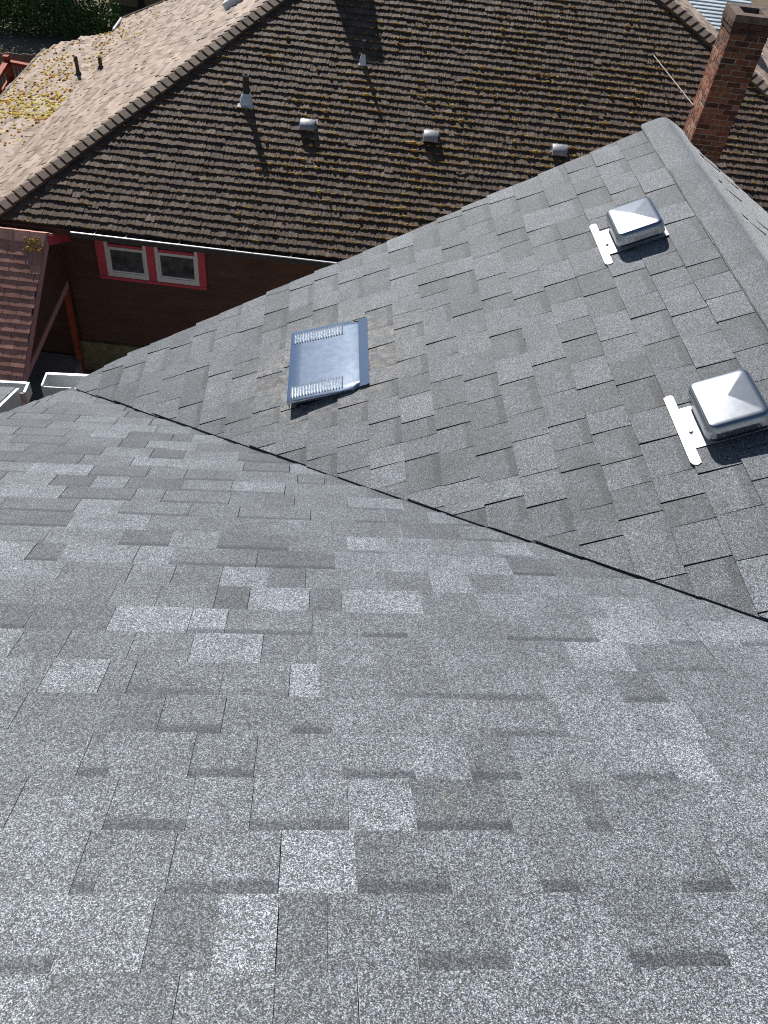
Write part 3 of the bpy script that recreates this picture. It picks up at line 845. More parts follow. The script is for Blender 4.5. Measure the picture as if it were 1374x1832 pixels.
hip_caps(hipL0, hipL0 + (PAP - hipL0) * 0.66, FF.c, FLs.c, 52, 0.135)
hipR0 = NB(UR, 0, Z0)
hip_caps(hipR0 + (PAP - hipR0) * 0.30, hipR0 + (PAP - hipR0) * 0.80, FF.c, FRs.c, 42, 0.135)
mb = MB()
for sgn, fr_ in ((-1, FLs), (1, FRs)):
    p = NB(AP[0], AP[1], Z0 + TN * AP[1] + 0.03); q = NB(AP[0], 13, Z0 + TN * AP[1] + 0.03); e = fr_.b * 0.13
    mb.add([p, q, q + e, p + e], [(0, 1, 2, 3) if sgn > 0 else (3, 2, 1, 0)])
mb.build('ridge_cap', 'brown', nb)

# flatter porch roof running out to the left, thick with moss
TP = 0.20
brk = lambda v: np.interp(v, [1.2, 4.0, 5.5, 7.95, 11.3, 14.78], [-3.75, -3.62, -3.75, -3.95, -4.55, -5.18])
zb0 = Z0 + TL * (-3.85 - UL)
def on_porch(q):                               # plane z = zb0 + TP (u + 3.85)
    return on_plane(q, (-TP, 0, 1), zb0 + TP * 3.85)
oc = [on_porch(q)[:2] for q in ((203, 57), (130, 72), (80, 88), (0, 175), (-120, 300))]
PP = [(-3.80, 12.6), (-3.80, 2.0)] + [oc[4], oc[3], oc[2], oc[1], oc[0]]
kP = math.sqrt(1 + TP ** 2)
FP = Frame(NB(-3.85, 0, zb0), V, (-U - ZZ * TP) / kP, (-U * TP + ZZ) / kP)
ppcd = [(v, -(u + 3.85) * kP) for u, v in PP]
pslope = deck(nb, FP, ppcd, thick=0.10, label='flatter mossy porch roof at the left side of the brown house')
cs = [c for c, d in ppcd]; ds = [d for c, d in ppcd]
field(FP, PP, None, kP, pslope, min(cs), max(cs), min(ds), max(ds), RN, lambda c, d: inside((c, d), ppcd))

# white gutter stub on the far edge of the side slope
a_ = NB(-3.19, 12.6, zl(-3.19, 0)); b_ = NB(-5.18, 14.78, zl(-5.18, 0)); c_ = NB(*on_porch((203, 57)))
mb = MB(); tube(mb, a_ + ZZ * 0.02, b_ + ZZ * 0.02, 0.035, n=6); mb.build('drip_edge', 'fence', nb)
mb = MB(); tube(mb, b_ + ZZ * 0.03, c_ + ZZ * 0.05, 0.028, n=6); mb.build('drip_edge', 'lead', nb)
p_, q_ = NB(*on_porch((80, 88))), NB(*on_porch((-20, 197)))
mb = MB(); tube(mb, p_ + ZZ * 0.0, q_, 0.035, n=6); mb.build('drip_edge', 'fence', nb)

# ---- moss
def blob(mb, P, n, r, hgt, tint, ax=None, R=rnd, lx=(0.8, 1.7)):
    ax = np.array([1, 0, 0]) if ax is None else ax
    n = n / np.linalg.norm(n); x = ax - n * (ax @ n); x /= np.linalg.norm(x); y = np.cross(n, x)
    k = 6; a0 = R.uniform(0, 1)
    rx, ry = r * R.uniform(*lx), r * R.uniform(0.6, 1.0)
    ring = [P + x * math.cos(a0 + i) * rx * R.uniform(.75, 1.2) + y * math.sin(a0 + i) * ry * R.uniform(.75, 1.2) for i in [math.tau * j / k for j in range(k)]]
    mid = [P + (q - P) * 0.7 + n * hgt * R.uniform(.5, .9) for q in ring]
    tp = P + n * hgt
    ring = [q - n * 0.004 for q in ring]
    mb.add(ring + mid + [tp], [(i, (i + 1) % k, k + (i + 1) % k, k + i) for i in range(k)] + [(k + i, k + (i + 1) % k, 2 * k) for i in range(k)], (tint, 0, 1), True)
RM = random.Random(77)
mb = MB()
for c, d, px, py in mossline:
    den = 0.16 + 1.0 * math.exp(-(((px - 930) / 330) ** 2 + ((py - 240) / 150) ** 2)) + 0.55 * math.exp(-(((px - 620) / 180) ** 2 + ((py - 330) / 90) ** 2))
    if px < 420: den *= 0.45
    cn = math.sin(c * 2.1 + d * 3.3) * math.sin(c * 0.9 - d * 1.7 + 1) + 0.5 * math.sin(c * 5.3 - d * 4.1)
    den *= 0.25 + 1.5 * max(cn, 0) ** 0.8 + (0.35 if cn > -0.2 else 0)
    for _ in range(4):
        if RM.random() < den:
            r = RM.uniform(0.007, 0.014) if RM.random() < 0.95 else RM.uniform(0.022, 0.034)
            t = RM.gauss(0.42, 0.17) + (0.15 if RM.random() < 0.15 else 0)
            P = FF(c + RM.uniform(-0.08, 0.08), d - RM.uniform(-0.004, 0.016), 0.028)
            blob(mb, P, FF.c, r, r * RM.uniform(0.6, 1.1), min(max(t, 0), 0.86), U, RM, (1.2, 4.0) if r < 0.02 else (0.9, 1.5))
mb.build('moss', 'moss', fslope, kind='stuff')
mb = MB()
for _ in range(11000):
    px, py = RM.uniform(-30, 330), RM.uniform(0, 262)
    PP_ = on_porch((px, py)); cd_ = (PP_[1], -(PP_[0] + 3.85) * kP)
    ll = on_plane((px, py), (-TL, 0, 1), Z0 - TL * UL); lc = (ll[1], -(ll[0] - UL) * kL)
    if inside(cd_, ppcd):
        P = NB(*PP_); n = FP.c; prob = 0.55 * (0.3 + 0.9 * abs(math.sin(px * .035 + 1) * math.cos(py * .05)))
        cl = math.exp(-(((px - 65) / 55) ** 2 + ((py - 190) / 28) ** 2)); prob += cl * 0.8
        if py > 215: prob *= 0.3
    elif inside(lc, plcd) and lc[1] > 0.1:
        P = NB(*ll); n = FLs.c; prob = 0.30 * math.exp(-(((px - 250) / 55) ** 2 + ((py - 55) / 28) ** 2)) + 0.015; cl = 0
    else: continue
    if RM.random() < prob:
        r = RM.uniform(0.012, 0.05) * (1.1 if cl > .3 else 1)
        t = RM.gauss(0.45, 0.13) if RM.random() > cl * 0.8 else RM.uniform(0.8, 1.0)
        if RM.random() < 0.12: t = 0.05
        blob(mb, P + n * 0.012, n, r, r * RM.uniform(0.3, 0.8), min(max(t, 0), 1), V, RM)
mb.build('moss', 'moss', pslope, kind='stuff')

# ---- walls, eave, windows
VW = 0.45                                      # wall face behind the eave edge
zgr = -ZC
UG = -1.85
mb = NB.box(MB(), -3.4, UR - 0.5, VW + 0.03, VW + 0.25, zgr, Z0 - 0.02); wallo = mb.build('wall', 'siding', nb, 'dark brown clapboard wall in the shade under the eave')
k = 0; zt = Z0 - 0.12
while zt > zgr + 0.75:
    for u0, u1 in ((UG + 0.02, 2.2), (2.205, UR - 0.6)):
        mb = MB()
        mb.add([NB(u0, VW + 0.028, zt), NB(u1, VW + 0.028, zt), NB(u1, VW + 0.005, zt - 0.148), NB(u0, VW + 0.005, zt - 0.148), NB(u1, VW + 0.03, zt - 0.148), NB(u0, VW + 0.03, zt - 0.148)],
               [(0, 3, 2, 1), (3, 5, 4, 2)])
        mb.build('clapboard', 'siding', wallo)
    zt -= 0.148
mb = NB.box(MB(), UG, UR - 0.55, VW - 0.05, VW + 0.028, zgr, zt - 0.02); mb.build('foundation', 'found', nb)
mb = NB.box(MB(), -3.4, UR - 0.5, 8, 12.4, zgr, Z0 - 0.5); mb.build('wall', 'siding', nb)
mb = NB.box(MB(), -3.3, -3.1, 0.8, 12, zgr, Z0 - 0.75); mb.build('wall', 'siding', nb)
mb = NB.box(MB(), UL + 0.1, UR - 0.1, 0.02, VW + 0.1, Z0 - 0.115, Z0 - 0.098); mb.build('soffit', 'siding', nb)
mb = NB.box(MB(), UL, UR, 0.0, 0.025, Z0 - 0.16, Z0 - 0.06); mb.build('fascia', 'siding', nb)
fgn = Frame(NB(0, 0, Z0 - 0.045), U, -V, ZZ)
uu0 = on_plane((127, 418), (0, 1, 0), -0.1)[0]
mb = MB(); t = 0.004
for args in ((uu0, UR, 0, 0.095, -0.085, -0.081), (uu0, UR, 0.095, 0.099, -0.085, 0.0), (uu0 - t, uu0, 0, 0.099, -0.085, 0.0)): fgn.box(mb, *args)
gno = mb.build('gutter', 'pipe', nb)
mb = fgn.box(MB(), uu0, UR, 0.094, 0.116, 0.0, 0.014); mb.build('gutter_lip', 'gutter', gno)
for q in (170, 225, 320, 420, 520):            # hanger spikes on the lip
    u_ = on_plane((q, 425 + (q - 127) * 0.07), (0, 1, 0), -0.1)[0]
    mb = fgn.box(MB(), u_ - 0.008, u_ + 0.008, 0.0, 0.108, 0.012, 0.017); mb.build('gutter_hanger', 'gutter', gno)

def wpt(q): p = on_plane(q, (0, 1, 0), VW); return p[0], p[2]
uA = wpt((181, 499))[0]; uB = wpt((370.5, 513))[0]
zB = (wpt((181, 499))[1] + wpt((370.5, 513))[1]) / 2
zT = zB + 0.92
tw = wpt((193.5, 492))[0] - uA                  # trim width
um0 = wpt((268, 499))[0]; um1 = wpt((283, 501))[0]
FWn = Frame(NB(0, VW, 0), U, -V, ZZ)            # a along u, b outward, c = z
for i, (a0, a1) in enumerate(((uA + 0.145, um0), (um1, uB - 0.115))):
    win = D.objects.new('window', None); COL.objects.link(win); win.parent = nb
    fw, zb = 0.050, zB + 0.055
    mb = MB()
    FWn.box(mb, a0, a0 + fw, -0.03, 0.035, zb, zT); FWn.box(mb, a1 - fw, a1, -0.03, 0.035, zb, zT)
    FWn.box(mb, a0 + fw, a1 - fw, -0.03, 0.033, zb, zb + 0.075); FWn.box(mb, a0 + fw, a1 - fw, -0.03, 0.033, zT - 0.05, zT)
    mb.build('frame', 'white', win)
    zm = zb + 0.47
    mb = MB()                                   # lower sash
    s0, s1 = a0 + fw + 0.002, a1 - fw - 0.002
    FWn.box(mb, s0, s0 + 0.022, -0.03, 0.020, zb + 0.077, zm); FWn.box(mb, s1 - 0.022, s1, -0.03, 0.020, zb + 0.077, zm)
    FWn.box(mb, s0 + 0.022, s1 - 0.022, -0.03, 0.020, zb + 0.077, zb + 0.102); FWn.box(mb, s0, s1, -0.03, 0.024, zm, zm + 0.045)
    mb.build('sash', 'white', win)
    mb = FWn.box(MB(), s0 + 0.015, s1 - 0.015, -0.008, 0.0, zb + 0.09, zm + 0.01); mb.build('pane', 'glass', win)
    mb = FWn.box(MB(), s0, s1, -0.024, -0.016, zm + 0.02, zT - 0.045); mb.build('pane', 'glass', win)
    mb = FWn.box(MB(), s0, s1, -0.014, 0.010, zm + 0.047, zm + 0.085); mb.build('sash_rail', 'redtrim', win)
ws = D.objects.new('window_surround', None); COL.objects.link(ws); ws.parent = nb
for a0, a1 in ((uA, uA + 0.142), (um0 + 0.003, um1 - 0.003), (uB - 0.112, uB)):
    mb = FWn.box(MB(), a0, a1, -0.03, 0.030, zB + 0.05, zT + 0.02); mb.build('casing', 'redtrim', ws)
mb = FWn.box(MB(), uA, uB, -0.03, 0.045, zB, zB + 0.048); mb.build('sill', 'redtrim', ws)
mb = FWn.box(MB(), uA, uB, -0.03, 0.029, zT + 0.021, zT + 0.10); mb.build('head_casing', 'redtrim', ws)

# ---- pipes and box vents on the front slope
def on_front(q): return on_plane(q, (0, -TN, 1), Z0)
def vent_pipe(q, top, r, label, big=True):
    root = D.objects.new('vent_pipe', None); COL.objects.link(root); root.parent = nb; root['label'] = label
    b = NB(*on_front(q)); d = ray(*top); kk = math.hypot(b[0], b[1]) / math.hypot(d[0], d[1]); t = CAM + d * kk
    h = t[2] - b[2]
    mb = MB(); tube(mb, b - ZZ * 0.1, b + ZZ * h, r, n=16, cap1=False); tube(mb, b + ZZ * (h - 0.25), b + ZZ * h, r * 0.78, n=16, cap1=False)
    mb.v and mb
    n = 16; ro = [b + ZZ * h + (U * math.cos(a) + V * math.sin(a)) * r for a in [math.tau * i / n for i in range(n)]]
    ri = [b + ZZ * h + (U * math.cos(a) + V * math.sin(a)) * r * 0.78 for a in [math.tau * i / n for i in range(n)]]
    mb.add(ro + ri, [(i, (i + 1) % n, n + (i + 1) % n, n + i) for i in range(n)])
    mb.build('pipe', 'pipe', root)
    mb = MB(); tube(mb, b + ZZ * (h - 0.004), b + ZZ * (h + 0.006), r * 1.05, r * 1.02, 16, False, False); mb.build('rim', 'lead', root)
    mb = MB(); s = r * 2.1                      # lead boot: cone and apron
    fr = Frame(b, U, FF.b, FF.c)
    tube(mb, b - FF.c * 0.01 + FF.b * 0.03, b + ZZ * 0.09, r * 2.2, r * 1.75, 16, False, False); tube(mb, b + ZZ * 0.09, b + ZZ * 0.15, r * 1.75, r * 1.12, 16, False, False)
    fr.box(mb, -s * 1.2, s * 1.2, s * 0.55, s * 1.2, 0.026, 0.034)
    mb.build('flashing', 'lead', root)
vent_pipe((441, 184), (440, 134), 0.050, 'tall black vent pipe with pale flashing near the left hip')
vent_pipe((649, 114), (649, 72), 0.027, 'slim dark vent pipe with pale flashing below the large shadow')
def box_vent(q, label):
    root = D.objects.new('box_vent', None); COL.objects.link(root); root.parent = nb; root['label'] = label
    u0, v0, z0 = on_front(q); fr = Frame(NB(u0, v0, z0), U, -FF.b, FF.c)     # a along u, b up the slope, c normal
    hw = 0.118; prof = []
    for b, c in ((0.16, 0.012), (0.13, 0.075), (0.09, 0.112), (0.03, 0.130), (-0.04, 0.128), (-0.085, 0.112), (-0.10, 0.085)): prof.append((b, c))
    mb = MB(); n = len(prof)
    for off in (0.0,):
        vs = []
        for a in (-hw, -hw * 0.85, 0, hw * 0.85, hw):
            for b, c in prof: vs.append(fr(a * (1 - 0.06 * (b < 0)), b, c - (0.010 if abs(a) == hw else 0) + (0.004 if a == 0 else 0)))
        fs = [(i * n + j, i * n + j + 1, (i + 1) * n + j + 1, (i + 1) * n + j) for i in range(4) for j in range(n - 1)]
        nn = np.cross(vs[1] - vs[0], vs[n] - vs[0])
        if nn @ fr.c < 0: fs = [f[::-1] for f in fs]
        mb.add(vs, fs, smooth=True)
    for a in (-hw, hw):
        vs = [fr(a * (1 - 0.06 * (b < 0)), b, c - 0.010) for b, c in prof] + [fr(a, b, 0.010) for b in (-0.03, 0.16)]
        mb.add(vs, [tuple(range(len(vs)))])
    mb.build('hood', 'ventgrey', root)
    mb = fr.box(MB(), -hw * 0.86, hw * 0.86, -0.02, 0.10, 0.0, 0.10); mb.build('throat', 'dark', root)
    mb = fr.box(MB(), -0.15, 0.15, -0.05, 0.20, 0.012, 0.019); mb.build('flange', 'ventgrey', root)
box_vent((550, 231), 'grey box vent nearest the tall vent pipe')
box_vent((770, 251), 'grey box vent, middle of three on the brown slope')
box_vent((999, 276), 'grey box vent beside the grey gable peak')

# two short pipes where the side slope meets the porch roof
for q, t in (((141, 135), (132, 101)), ((181, 125), (178, 102))):
    root = D.objects.new('vent_pipe', None); COL.objects.link(root); root.parent = nb
    P = NB(*on_porch(q)) if q[0] < 150 else NB(*on_plane(q, (-TL, 0, 1), Z0 - TL * UL))
    d = ray(*t); kk = math.hypot(P[0], P[1]) / math.hypot(d[0], d[1]); T = CAM + d * kk
    mb = MB(); tube(mb, P - ZZ * 0.05, np.array([P[0] * .7 + T[0] * .3, P[1] * .7 + T[1] * .3, T[2]]), 0.042, n=12); mb.build('pipe', 'bark', root)
    mb = MB(); tube(mb, P - ZZ * 0.03, P + ZZ * 0.09, 0.085, 0.05, 12); mb.build('boot', 'pipe', root)

# skylight on the side slope, cut by the top edge
s0 = on_plane((404, 20), (-TL, 0, 1), Z0 - TL * UL)
fs_ = Frame(NB(*s0), V, -FLs.b, FLs.c)
sk = D.objects.new('skylight', None); COL.objects.link(sk); sk.parent = nb; sk['label'] = 'pale framed skylight at the top of the side slope'
mb = MB()
fs_.box(mb, 0, 0.06, 0, 1.2, 0, 0.13); fs_.box(mb, 0.84, 0.90, 0, 1.2, 0, 0.13); fs_.box(mb, 0.06, 0.84, 0, 0.06, 0, 0.128); fs_.box(mb, 0.06, 0.84, 1.14, 1.2, 0, 0.128)
mb.build('frame', 'lead', sk)
mb = fs_.box(MB(), 0.05, 0.85, 0.05, 1.15, 0.09, 0.10); mb.build('pane', 'glass', sk)

# ---- brick chimney
def chimney(u0, v0, wu, wv, zlo, zhi, parent_label):
    root = D.objects.new('chimney', None); COL.objects.link(root); root.parent = nb; root['label'] = parent_label
    lean = 0.028                                # the old stack leans a little
    fc = Frame(NB(u0 + lean * 4.7, v0, 0), U, V, ZZ + U * lean)
    mb = fc.box(MB(), 0.005, wu - 0.005, 0.005, wv - 0.005, zlo, zhi - 0.02); mb.build('mortar_core', 'mortar', root)
    ch = 0.0735; n = int((zhi - zlo) / ch)
    hidden = MB(); bl = 0.20; RB = random.Random(3)
    for i in range(n):
        z = zhi - (i + 1) * ch; out = 0.0
        if i < 1: out = 0.030
        elif i < 2: out = 0.016
        if i in (26,): out = 0.022
        soot = 0.85 if i < 2 else (0.55 if i < 5 else (0.25 if i < 10 else 0.06))
        for face in range(4):
            L = wu if face in (0, 2) else wv
            cuts = [0.0]; x = bl if i % 2 == 0 else bl / 2
            while x < L - 0.05: cuts.append(x); x += bl
            cuts.append(L)
            for a, b in zip(cuts[:-1], cuts[1:]):
                pr = RB.uniform(-0.003, 0.004) + out
                ta = RB.random(); at = (ta * (1 if face == 3 else 0.75), min(soot * (RB.uniform(0.5, 1.1) if i > 1 else 1) + (0 if face == 3 else RB.uniform(0.0, 0.22)), 0.95), 1 if face == 3 else 0)  # sunlit left face painted paler, the other faces toned darker
                dd = 0.06
                g = 0.006; a_, b_ = a + (g if a > 0 else -pr), b - (g if b < L else -pr)
                h0, h1 = z + 0.005, z + ch - 0.005
                if face == 0: args = (a_, b_, -pr, dd, h0, h1)
                elif face == 2: args = (a_, b_, wv - dd, wv + pr, h0, h1)
                elif face == 3: args = (-pr, dd, max(a_, 0.061 if a == 0 else a_), min(b_, wv - 0.061) if b == L else b_, h0, h1)
                else: args = (wu - dd, wu + pr, max(a_, 0.061 if a == 0 else a_), min(b_, wv - 0.061) if b == L else b_, h0, h1)
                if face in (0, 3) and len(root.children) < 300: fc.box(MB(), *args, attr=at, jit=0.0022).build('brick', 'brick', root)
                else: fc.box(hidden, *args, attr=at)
    hidden.build('brick_field', 'brick', root, kind='stuff')
    mb = MB(); o = 0.026; t = 0.09             # rendered cap with a flue opening
    fc.box(mb, -o, 0.11, -o, wv + o, zhi, zhi + t); fc.box(mb, wu - 0.11, wu + o, -o, wv + o, zhi, zhi + t)
    fc.box(mb, 0.11, wu - 0.11, -o, 0.12, zhi, zhi + t); fc.box(mb, 0.11, wu - 0.11, wv - 0.12, wv + o, zhi, zhi + t)
    mb.build('cap', 'cap', root)
    mb = MB(); fc.box(mb, 0.12, wu - 0.12, 0.13, wv - 0.13, zhi - 0.02, zhi + 0.01); mb.build('flue', 'dark', root)
    return root
CU, CV = 7.545, 1.26
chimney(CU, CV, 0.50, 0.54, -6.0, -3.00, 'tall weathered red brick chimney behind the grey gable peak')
# brace rod from the roof to the chimney
r0 = NB(*on_front((1168, 94))); r1 = on_plane((1240, 188), (1, 0, 0), CU); r1 = NB(*r1)
mb = MB(); tube(mb, r0 - ZZ * 0.02, r1, 0.0085, n=8); mb.build('brace_rod', 'mortar', nb, 'thin pale brace rod between the roof and the chimney')
mb = MB(); tube(mb, r0 - ZZ * 0.02, r0 + ZZ * 0.13, 0.014, n=8); mb.build('brace_post', 'pipe', nb)

# second chimney, above the frame; its shadow falls on the front slope
sunl = np.array([SUNV @ Vector(U), SUNV @ Vector(V), SUNV.z])
tip = np.array(on_front((683, 128))) + sunl * 5.0
root = D.objects.new('chimney', None); COL.objects.link(root); root.parent = nb; root['label'] = 'stout brick chimney on the upper side slope'
fc = Frame(NB(tip[0], tip[1], 0), U, V, ZZ)
mb = fc.box(MB(), -0.36, 0.14, -0.16, 0.34, -4.6, tip[2] - 0.14); mb.build('stack', 'brick', root)
mb = MB(); tube(mb, fc(0, 0.1, tip[2] - 0.16), fc(0, 0.1, tip[2]), 0.11, 0.095, 16); mb.build('pot', 'cap', root)

# ---- red shingled porch gable beside the window
zp = lambda v: -6.38 - 0.79 * (-0.37 - v)      # front slope height at v
UE = -1.70
kp = math.sqrt(1 + 0.79 ** 2)
FR_ = Frame(NB(0, -0.37, -6.38), U, (-V - ZZ * 0.79) / kp, (-V * 0.79 + ZZ) / kp)
pr_ = [(UE, 0), (-5.2, 0), (-5.2, 1.76 * kp), (UE, 1.76 * kp)]
rs = deck(nb, FR_, pr_, 'porch_roof_slope', 'deck', 0.06, label='reddish shingle slope of the porch gable at the left edge')
pieces = []
ER = 0.128
for k in range(0, 19):
    d1 = 0.10 + k * ER; d0 = d1 - ER - 0.03
    if d1 > 1.76 * kp + 0.05: break
    c = -5.2 - RN.uniform(0, 0.2)
    while c < UE:
        wd = RN.uniform(0.20, 0.30); c1 = min(c + wd, UE + 0.012)
        if c1 - c > 0.03:
            t = min(max(RN.gauss(0.5, 0.16), 0), 1)
            pl = [(c, d1 - ER), (c1, d1 - ER), (c1, d1), (c, d1)]
            pieces.append((screen_area(FR_, pl), ragged_tab(FR_, c + 0.003, c1 - 0.003, max(d0, 0.0), d1, 0.013, 0.002, t, 3, 0.002, 0.0012, R=RN)))
        c += wd
emit_pieces(pieces, 'shingle', 'red', rs, 'shingle_field', 150)
mb = MB(); kb = 0.435                           # back slope, sunlit, running to the wall
slab(mb, [NB(UE, -0.37, -6.375), NB(-5.2, -0.37, -6.375), NB(-5.2, 0.44, -6.375 - kb * 0.81), NB(UE, 0.44, -6.375 - kb * 0.81)], 0.06)
mb.build('porch_back_slope', 'red', nb)
for k in range(9):                              # ridge caps of the porch
    c1 = UE + 0.01 - k * 0.24; c0 = c1 - 0.25
    vs = [NB(c0, -0.49, -6.455), NB(c1, -0.49, -6.449), NB(c1, -0.37, -6.350), NB(c0, -0.37, -6.356), NB(c1, -0.25, -6.400), NB(c0, -0.25, -6.406), NB(c1, -0.49, -6.47), NB(c0, -0.49, -6.476), NB(c1, -0.37, -6.40), NB(c1, -0.25, -6.425)]
    MB().add(vs, [(0, 1, 2, 3), (3, 2, 4, 5), (7, 6, 1, 0), (1, 6, 8, 2), (2, 8, 9, 4)], (RN.uniform(.5, .9), 0, 1)).build('porch_ridge_cap', 'red', nb)
def board(mb, pa, pb, hgt, t0, t1, axis_n):
    """board between two (v,z) points in the gable plane, u from t0 to t1, hanging hgt below the line"""
    (va, za), (vb, zb) = pa, pb
    vs = [NB(u_, v_, z_) for u_ in (t0, t1) for v_, z_ in ((va, za), (vb, zb), (vb, zb - hgt), (va, za - hgt))]
    mb.add(vs, [(0, 1, 2, 3), (7, 6, 5, 4), (0, 4, 5, 1), (3, 2, 6, 7), (0, 3, 7, 4), (1, 5, 6, 2)]); return mb
board(MB(), (-0.37, -6.40), (-2.13, -7.79), 0.17, UE - 0.01, UE + 0.012, 0).build('rake_board', 'pinktrim', nb)
board(MB(), (-0.37, -6.40), (0.44, -6.40 - kb * 0.81), 0.15, UE - 0.01, UE + 0.012, 0).build('rake_board', 'redtrim', nb)
# gable wall down to the sloping beam
mb = MB(); mb.add([NB(UG, v_, z_) for v_, z_ in ((-0.37, -6.42), (0.42, -6.76), (0.42, -7.56), (-1.86, -7.98), (-2.05, -7.80))], [(0, 1, 2, 3, 4)])
mb.build('gable_wall', 'siding', nb)
board(MB(), (0.36, -7.57), (-1.95, -7.99), 0.11, UG - 0.06, UG + 0.02, 0).build('porch_beam', 'pinktrim', nb)
mb = NB.box(MB(), UG - 0.06, UG + 0.018, 0.27, 0.36, zgr, -7.60); mb.build('porch_post', 'redwood', nb)
mb = NB.box(MB(), UG - 0.05, UG + 0.01, -1.92, -1.83, zgr, -8.08); mb.build('porch_post', 'pinktrim', nb)
mb = NB.box(MB(), -3.0, -2.95, -1.9, 0.42, zgr, -7.3); dwall = mb.build('porch_wall', 'post', nb)
for i in range(9):
    mb = NB.box(MB(), -2.948, -2.935, -1.8 + i * 0.24, -1.8 + i * 0.24 + 0.228, zgr + 0.1, -7.4); mb.build('plank', 'post', dwall)
mb = NB.box(MB(), -5.2, UG + 0.0, -2.0, 0.42, zgr, zgr + 0.25); mb.build('porch_floor', 'concrete', nb)
mb = MB(); RM2 = random.Random(4)
for _ in range(46):                             # moss tuft at the top of the red slope
    P = FR_(on_plane((64 + RM2.gauss(0, 9), 430), (0, -0.79, 1), -6.38 + .79 * .37)[0], RM2.uniform(0.06, 0.27), 0.014)
    blob(mb, P, FR_.c, RM2.uniform(0.012, 0.028), RM2.uniform(0.01, 0.022), RM2.uniform(0.3, 0.7), U, RM2)
mb.build('moss', 'moss', rs, kind='stuff')

# ================================================================== BACKGROUND, TOP LEFT
def leaf_crown(cent, rx, ry, rz, n, size, R, mat, parent, name='crown', flat=0.0):
    mb = MB(); clumps = [(R.gauss(0, .5), R.gauss(0, .5), R.gauss(0, .5)) for _ in range(26)]
    for _ in range(n):
        c = R.choice(clumps)
        p = np.array([c[0] + R.gauss(0, .22), c[1] + R.gauss(0, .22), c[2] + R.gauss(0, .22)])
        l = np.linalg.norm(p)
        if l > 1.15: p = p / l * R.uniform(.8, 1.15)
        P = np.array(cent) + p * np.array([rx, ry, rz])
        if P[2] < 0.05: continue
        d = np.array([R.gauss(0, 1), R.gauss(0, 1), R.gauss(0, .7) - .3]); d /= np.linalg.norm(d)
        e = np.cross(d, [R.gauss(0, 1), R.gauss(0, 1), R.gauss(0, 1)]); e /= np.linalg.norm(e)
        s = size * R.uniform(.6, 1.4)
        mb.add([P, P + d * s * .5 + e * s * .28, P + d * s, P + d * s * .5 - e * s * .28], [(0, 1, 2, 3)])
    return mb.build(name, mat, parent)
def tree(u, v, h, rx, rz, n, size, label, mat='leafdark', seed=1, low=0.15):
    R = random.Random(seed); base = NB(u, v, -ZC)
    t = empty('evergreen_tree', tuple(base), label, 'tree', 'trees beyond the brown roof')
    mb = MB(); tube(mb, base, base + ZZ * h * .5, 0.16, 0.10, 10)
    for i in range(7):
        z = h * R.uniform(.25, .5); a = R.uniform(0, math.tau); L = rx * R.uniform(.5, .9)
        p = base + ZZ * z; tube(mb, p, p + np.array([math.cos(a) * L, math.sin(a) * L, L * .5]), 0.05, 0.015, 7)
    mb.build('trunk', 'bark', t)
    leaf_crown(base + ZZ * (h * (low + 1) / 2), rx, rx, h * (1 - low) / 2, n, size, R, mat, t)
tree(-10.4, 20.6, 4.6, 2.2, 2.0, 7000, 0.16, 'dark evergreen tree at the top left corner, left of the ochre wall', seed=3, low=0.03)
tree(-8.9, 20.4, 4.4, 1.25, 1.9, 5000, 0.15, 'dark evergreen tree standing against the ochre wall', seed=9, low=0.02)
R = random.Random(8)
hb = empty('hedge', tuple(NB(-8.3, 17.4, -ZC)), 'low clipped green hedge beyond the mossy porch roof', 'hedge')
mb = MB()
for _ in range(9000):
    P = NB(R.uniform(-11.5, -6.1), 17.3 + R.gauss(0, .35), -ZC + R.uniform(0.0, 1.0) ** .7 * (1.0 + 0.12 * math.sin(R.random() * 9)))
    d = np.array([R.gauss(0, 1), R.gauss(0, 1), R.gauss(0.4, 1)]); d /= np.linalg.norm(d)
    e = np.cross(d, [R.gauss(0, 1), R.gauss(0, 1), R.gauss(0, 1)]); e /= np.linalg.norm(e); s = R.uniform(.06, .13)
    mb.add([P, P + d * s * .5 + e * s * .3, P + d * s, P + d * s * .5 - e * s * .3], [(0, 1, 2, 3)])
mb.build('foliage', 'leafhedge', hb)
for i in range(12):
    p = NB(-11.2 + i * 0.45, 17.3, -ZC); tube(MB(), p, p + ZZ * 0.7, 0.02, 0.01, 6).build('stem', 'bark', hb)
ob = empty('ochre_house', tuple(NB(-3.5, 24, -ZC)), 'ochre stuccoed house with dark timber posts behind the trees', 'house')
mb = NB.box(MB(), -7.6, 1.2, 21.0, 27, -ZC, -4.6); mb.build('wall', 'olive', ob)
for u_ in (-6.55, -4.55, -2.2):
    mb = NB.box(MB(), u_, u_ + 0.2, 20.9, 20.998, -ZC, -4.6); mb.build('post', 'post', ob)
mb = NB.box(MB(), -4.2, -2.6, 20.93, 20.999, -ZC + 0.1, -7.3); mb.build('door', 'post', ob)
mb = MB(); slab(mb, [NB(-8.1, 20.6, -4.6), NB(1.7, 20.6, -4.6), NB(1.7, 24, -3.4), NB(-8.1, 24, -3.4)], 0.1); slab(mb, [NB(-8.1, 27.4, -4.6), NB(1.7, 27.4, -4.6), NB(1.7, 24, -3.4), NB(-8.1, 24, -3.4)], 0.1)
mb.build('roof', 'brown', ob)
def on_z(q, z): return on_plane(q, (0, 0, 1), z)
fa, fb = on_z((-40, 92), -ZC + 0.95), on_z((92, 99), -ZC + 0.95)
fe = empty('board_fence', tuple(NB(fa[0], fa[1], -ZC)), 'weathered grey board fence behind the red railing', 'fence')
nfb = 20
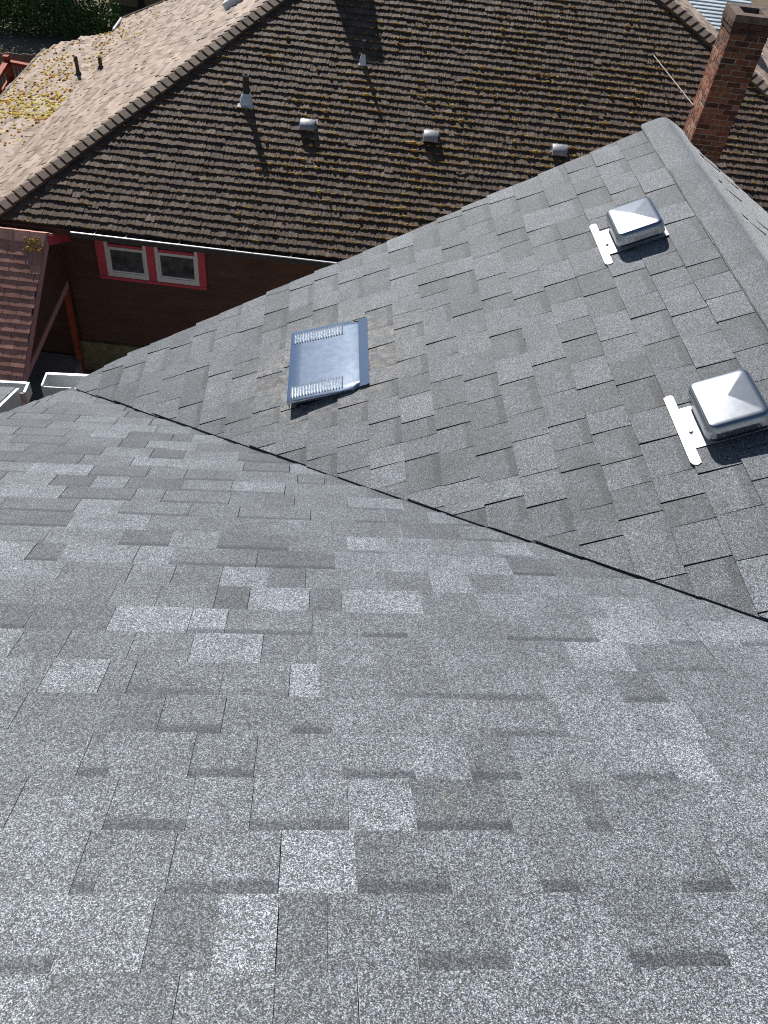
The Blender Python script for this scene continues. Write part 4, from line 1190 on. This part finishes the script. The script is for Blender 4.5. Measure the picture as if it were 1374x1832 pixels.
for i in range(nfb):
    u_, v_ = (fa[k] + (fb[k] - fa[k]) * i / nfb for k in (0, 1)); du = (fb[0] - fa[0]) / nfb
    mb = NB.box(MB(), u_, u_ + du * 0.92, v_, v_ + 0.025, -ZC, -ZC + 0.95 + R.uniform(-.02, .02)); mb.build('board', 'fence', fe)
mb = MB(); tube(mb, NB(fa[0], fa[1] + 0.06, -ZC + 0.65), NB(fb[0], fb[1] + 0.06, -ZC + 0.65), 0.035, n=6); mb.build('rail', 'fence', fe)
ra, rb, rc = on_z((66, 118), -ZC + 0.9), on_z((12, 108), -ZC + 0.9), on_z((-30, 175), -ZC + 0.9)
rr_ = empty('red_railing', tuple(NB(rb[0], rb[1], -ZC)), 'red painted timber railing left of the mossy porch roof', 'railing')
def beam(p, q, zc, w_, h_, name):
    p = np.array(p[:2]); q = np.array(q[:2]); d = (q - p) / np.linalg.norm(q - p); n = np.array([-d[1], d[0]]) * w_ / 2
    vs = [NB(a[0], a[1], z) for z in (zc - h_ / 2, zc + h_ / 2) for a in (p - n, q - n, q + n, p + n)]
    MB().add(vs, BOXF).build(name, 'redwood', rr_)
for p, q in ((ra, rb), (rb, rc)):
    beam(p, q, -ZC + 0.86, 0.14, 0.09, 'handrail'); beam(p, q, -ZC + 0.45, 0.05, 0.12, 'rail')
for p in (ra, rb, rc, [(rb[k] + rc[k]) / 2 for k in (0, 1)]):
    mb = NB.box(MB(), p[0] - 0.07, p[0] + 0.07, p[1] - 0.07, p[1] + 0.07, -ZC, -ZC + 1.02); mb.build('post', 'redwood', rr_)

# ---- wing of the brown house with a pale panelled roof, behind the chimney
q0 = on_plane((1268, 40), (TR, 0, 1), Z0 + TR * UR)
VS = 0.17
zs = lambda v: q0[2] + 0.03 + VS * (v - q0[1])
def on_wing(q): return on_plane(q, (0, -VS, 1), q0[2] + 0.03 - VS * q0[1])
ul = on_wing((1195, 0))[0] - 0.6; ur = on_wing((1343, 6))[0]
v0_ = q0[1] - 0.35; n_ = 16; dv = (on_wing((1268, 0))[1] - q0[1]) / 5.6
wing = D.objects.new('wing_roof', None); COL.objects.link(wing); wing.parent = nb; wing['label'] = 'pale blue-grey panelled wing roof behind the chimney'
for i in range(n_):
    va, vb = v0_ + i * dv, v0_ + (i + 1) * dv + 0.02
    vs = [NB(ul, va, zs(va) + 0.03), NB(ur, va, zs(va) + 0.03), NB(ur, vb, zs(vb) + 0.004), NB(ul, vb, zs(vb) + 0.004), NB(ul, va, zs(va) - 0.03), NB(ur, va, zs(va) - 0.03)]
    MB().add(vs, [(0, 1, 2, 3), (4, 5, 1, 0)]).build('roof_panel', 'palegrey', wing)
ve = v0_ + n_ * dv
mb = MB(); slab(mb, [NB(ul, v0_, zs(v0_) - 0.035), NB(ur, v0_, zs(v0_) - 0.035), NB(ur, ve, zs(ve) - 0.035), NB(ul, ve, zs(ve) - 0.035)], 0.10); mb.build('roof_deck', 'fence', wing)
mb = NB.box(MB(), ul + 0.1, ur - 0.15, v0_ + 0.1, ve - 0.1, -ZC, zs(v0_) - 0.12); mb.build('wall', 'siding', nb)
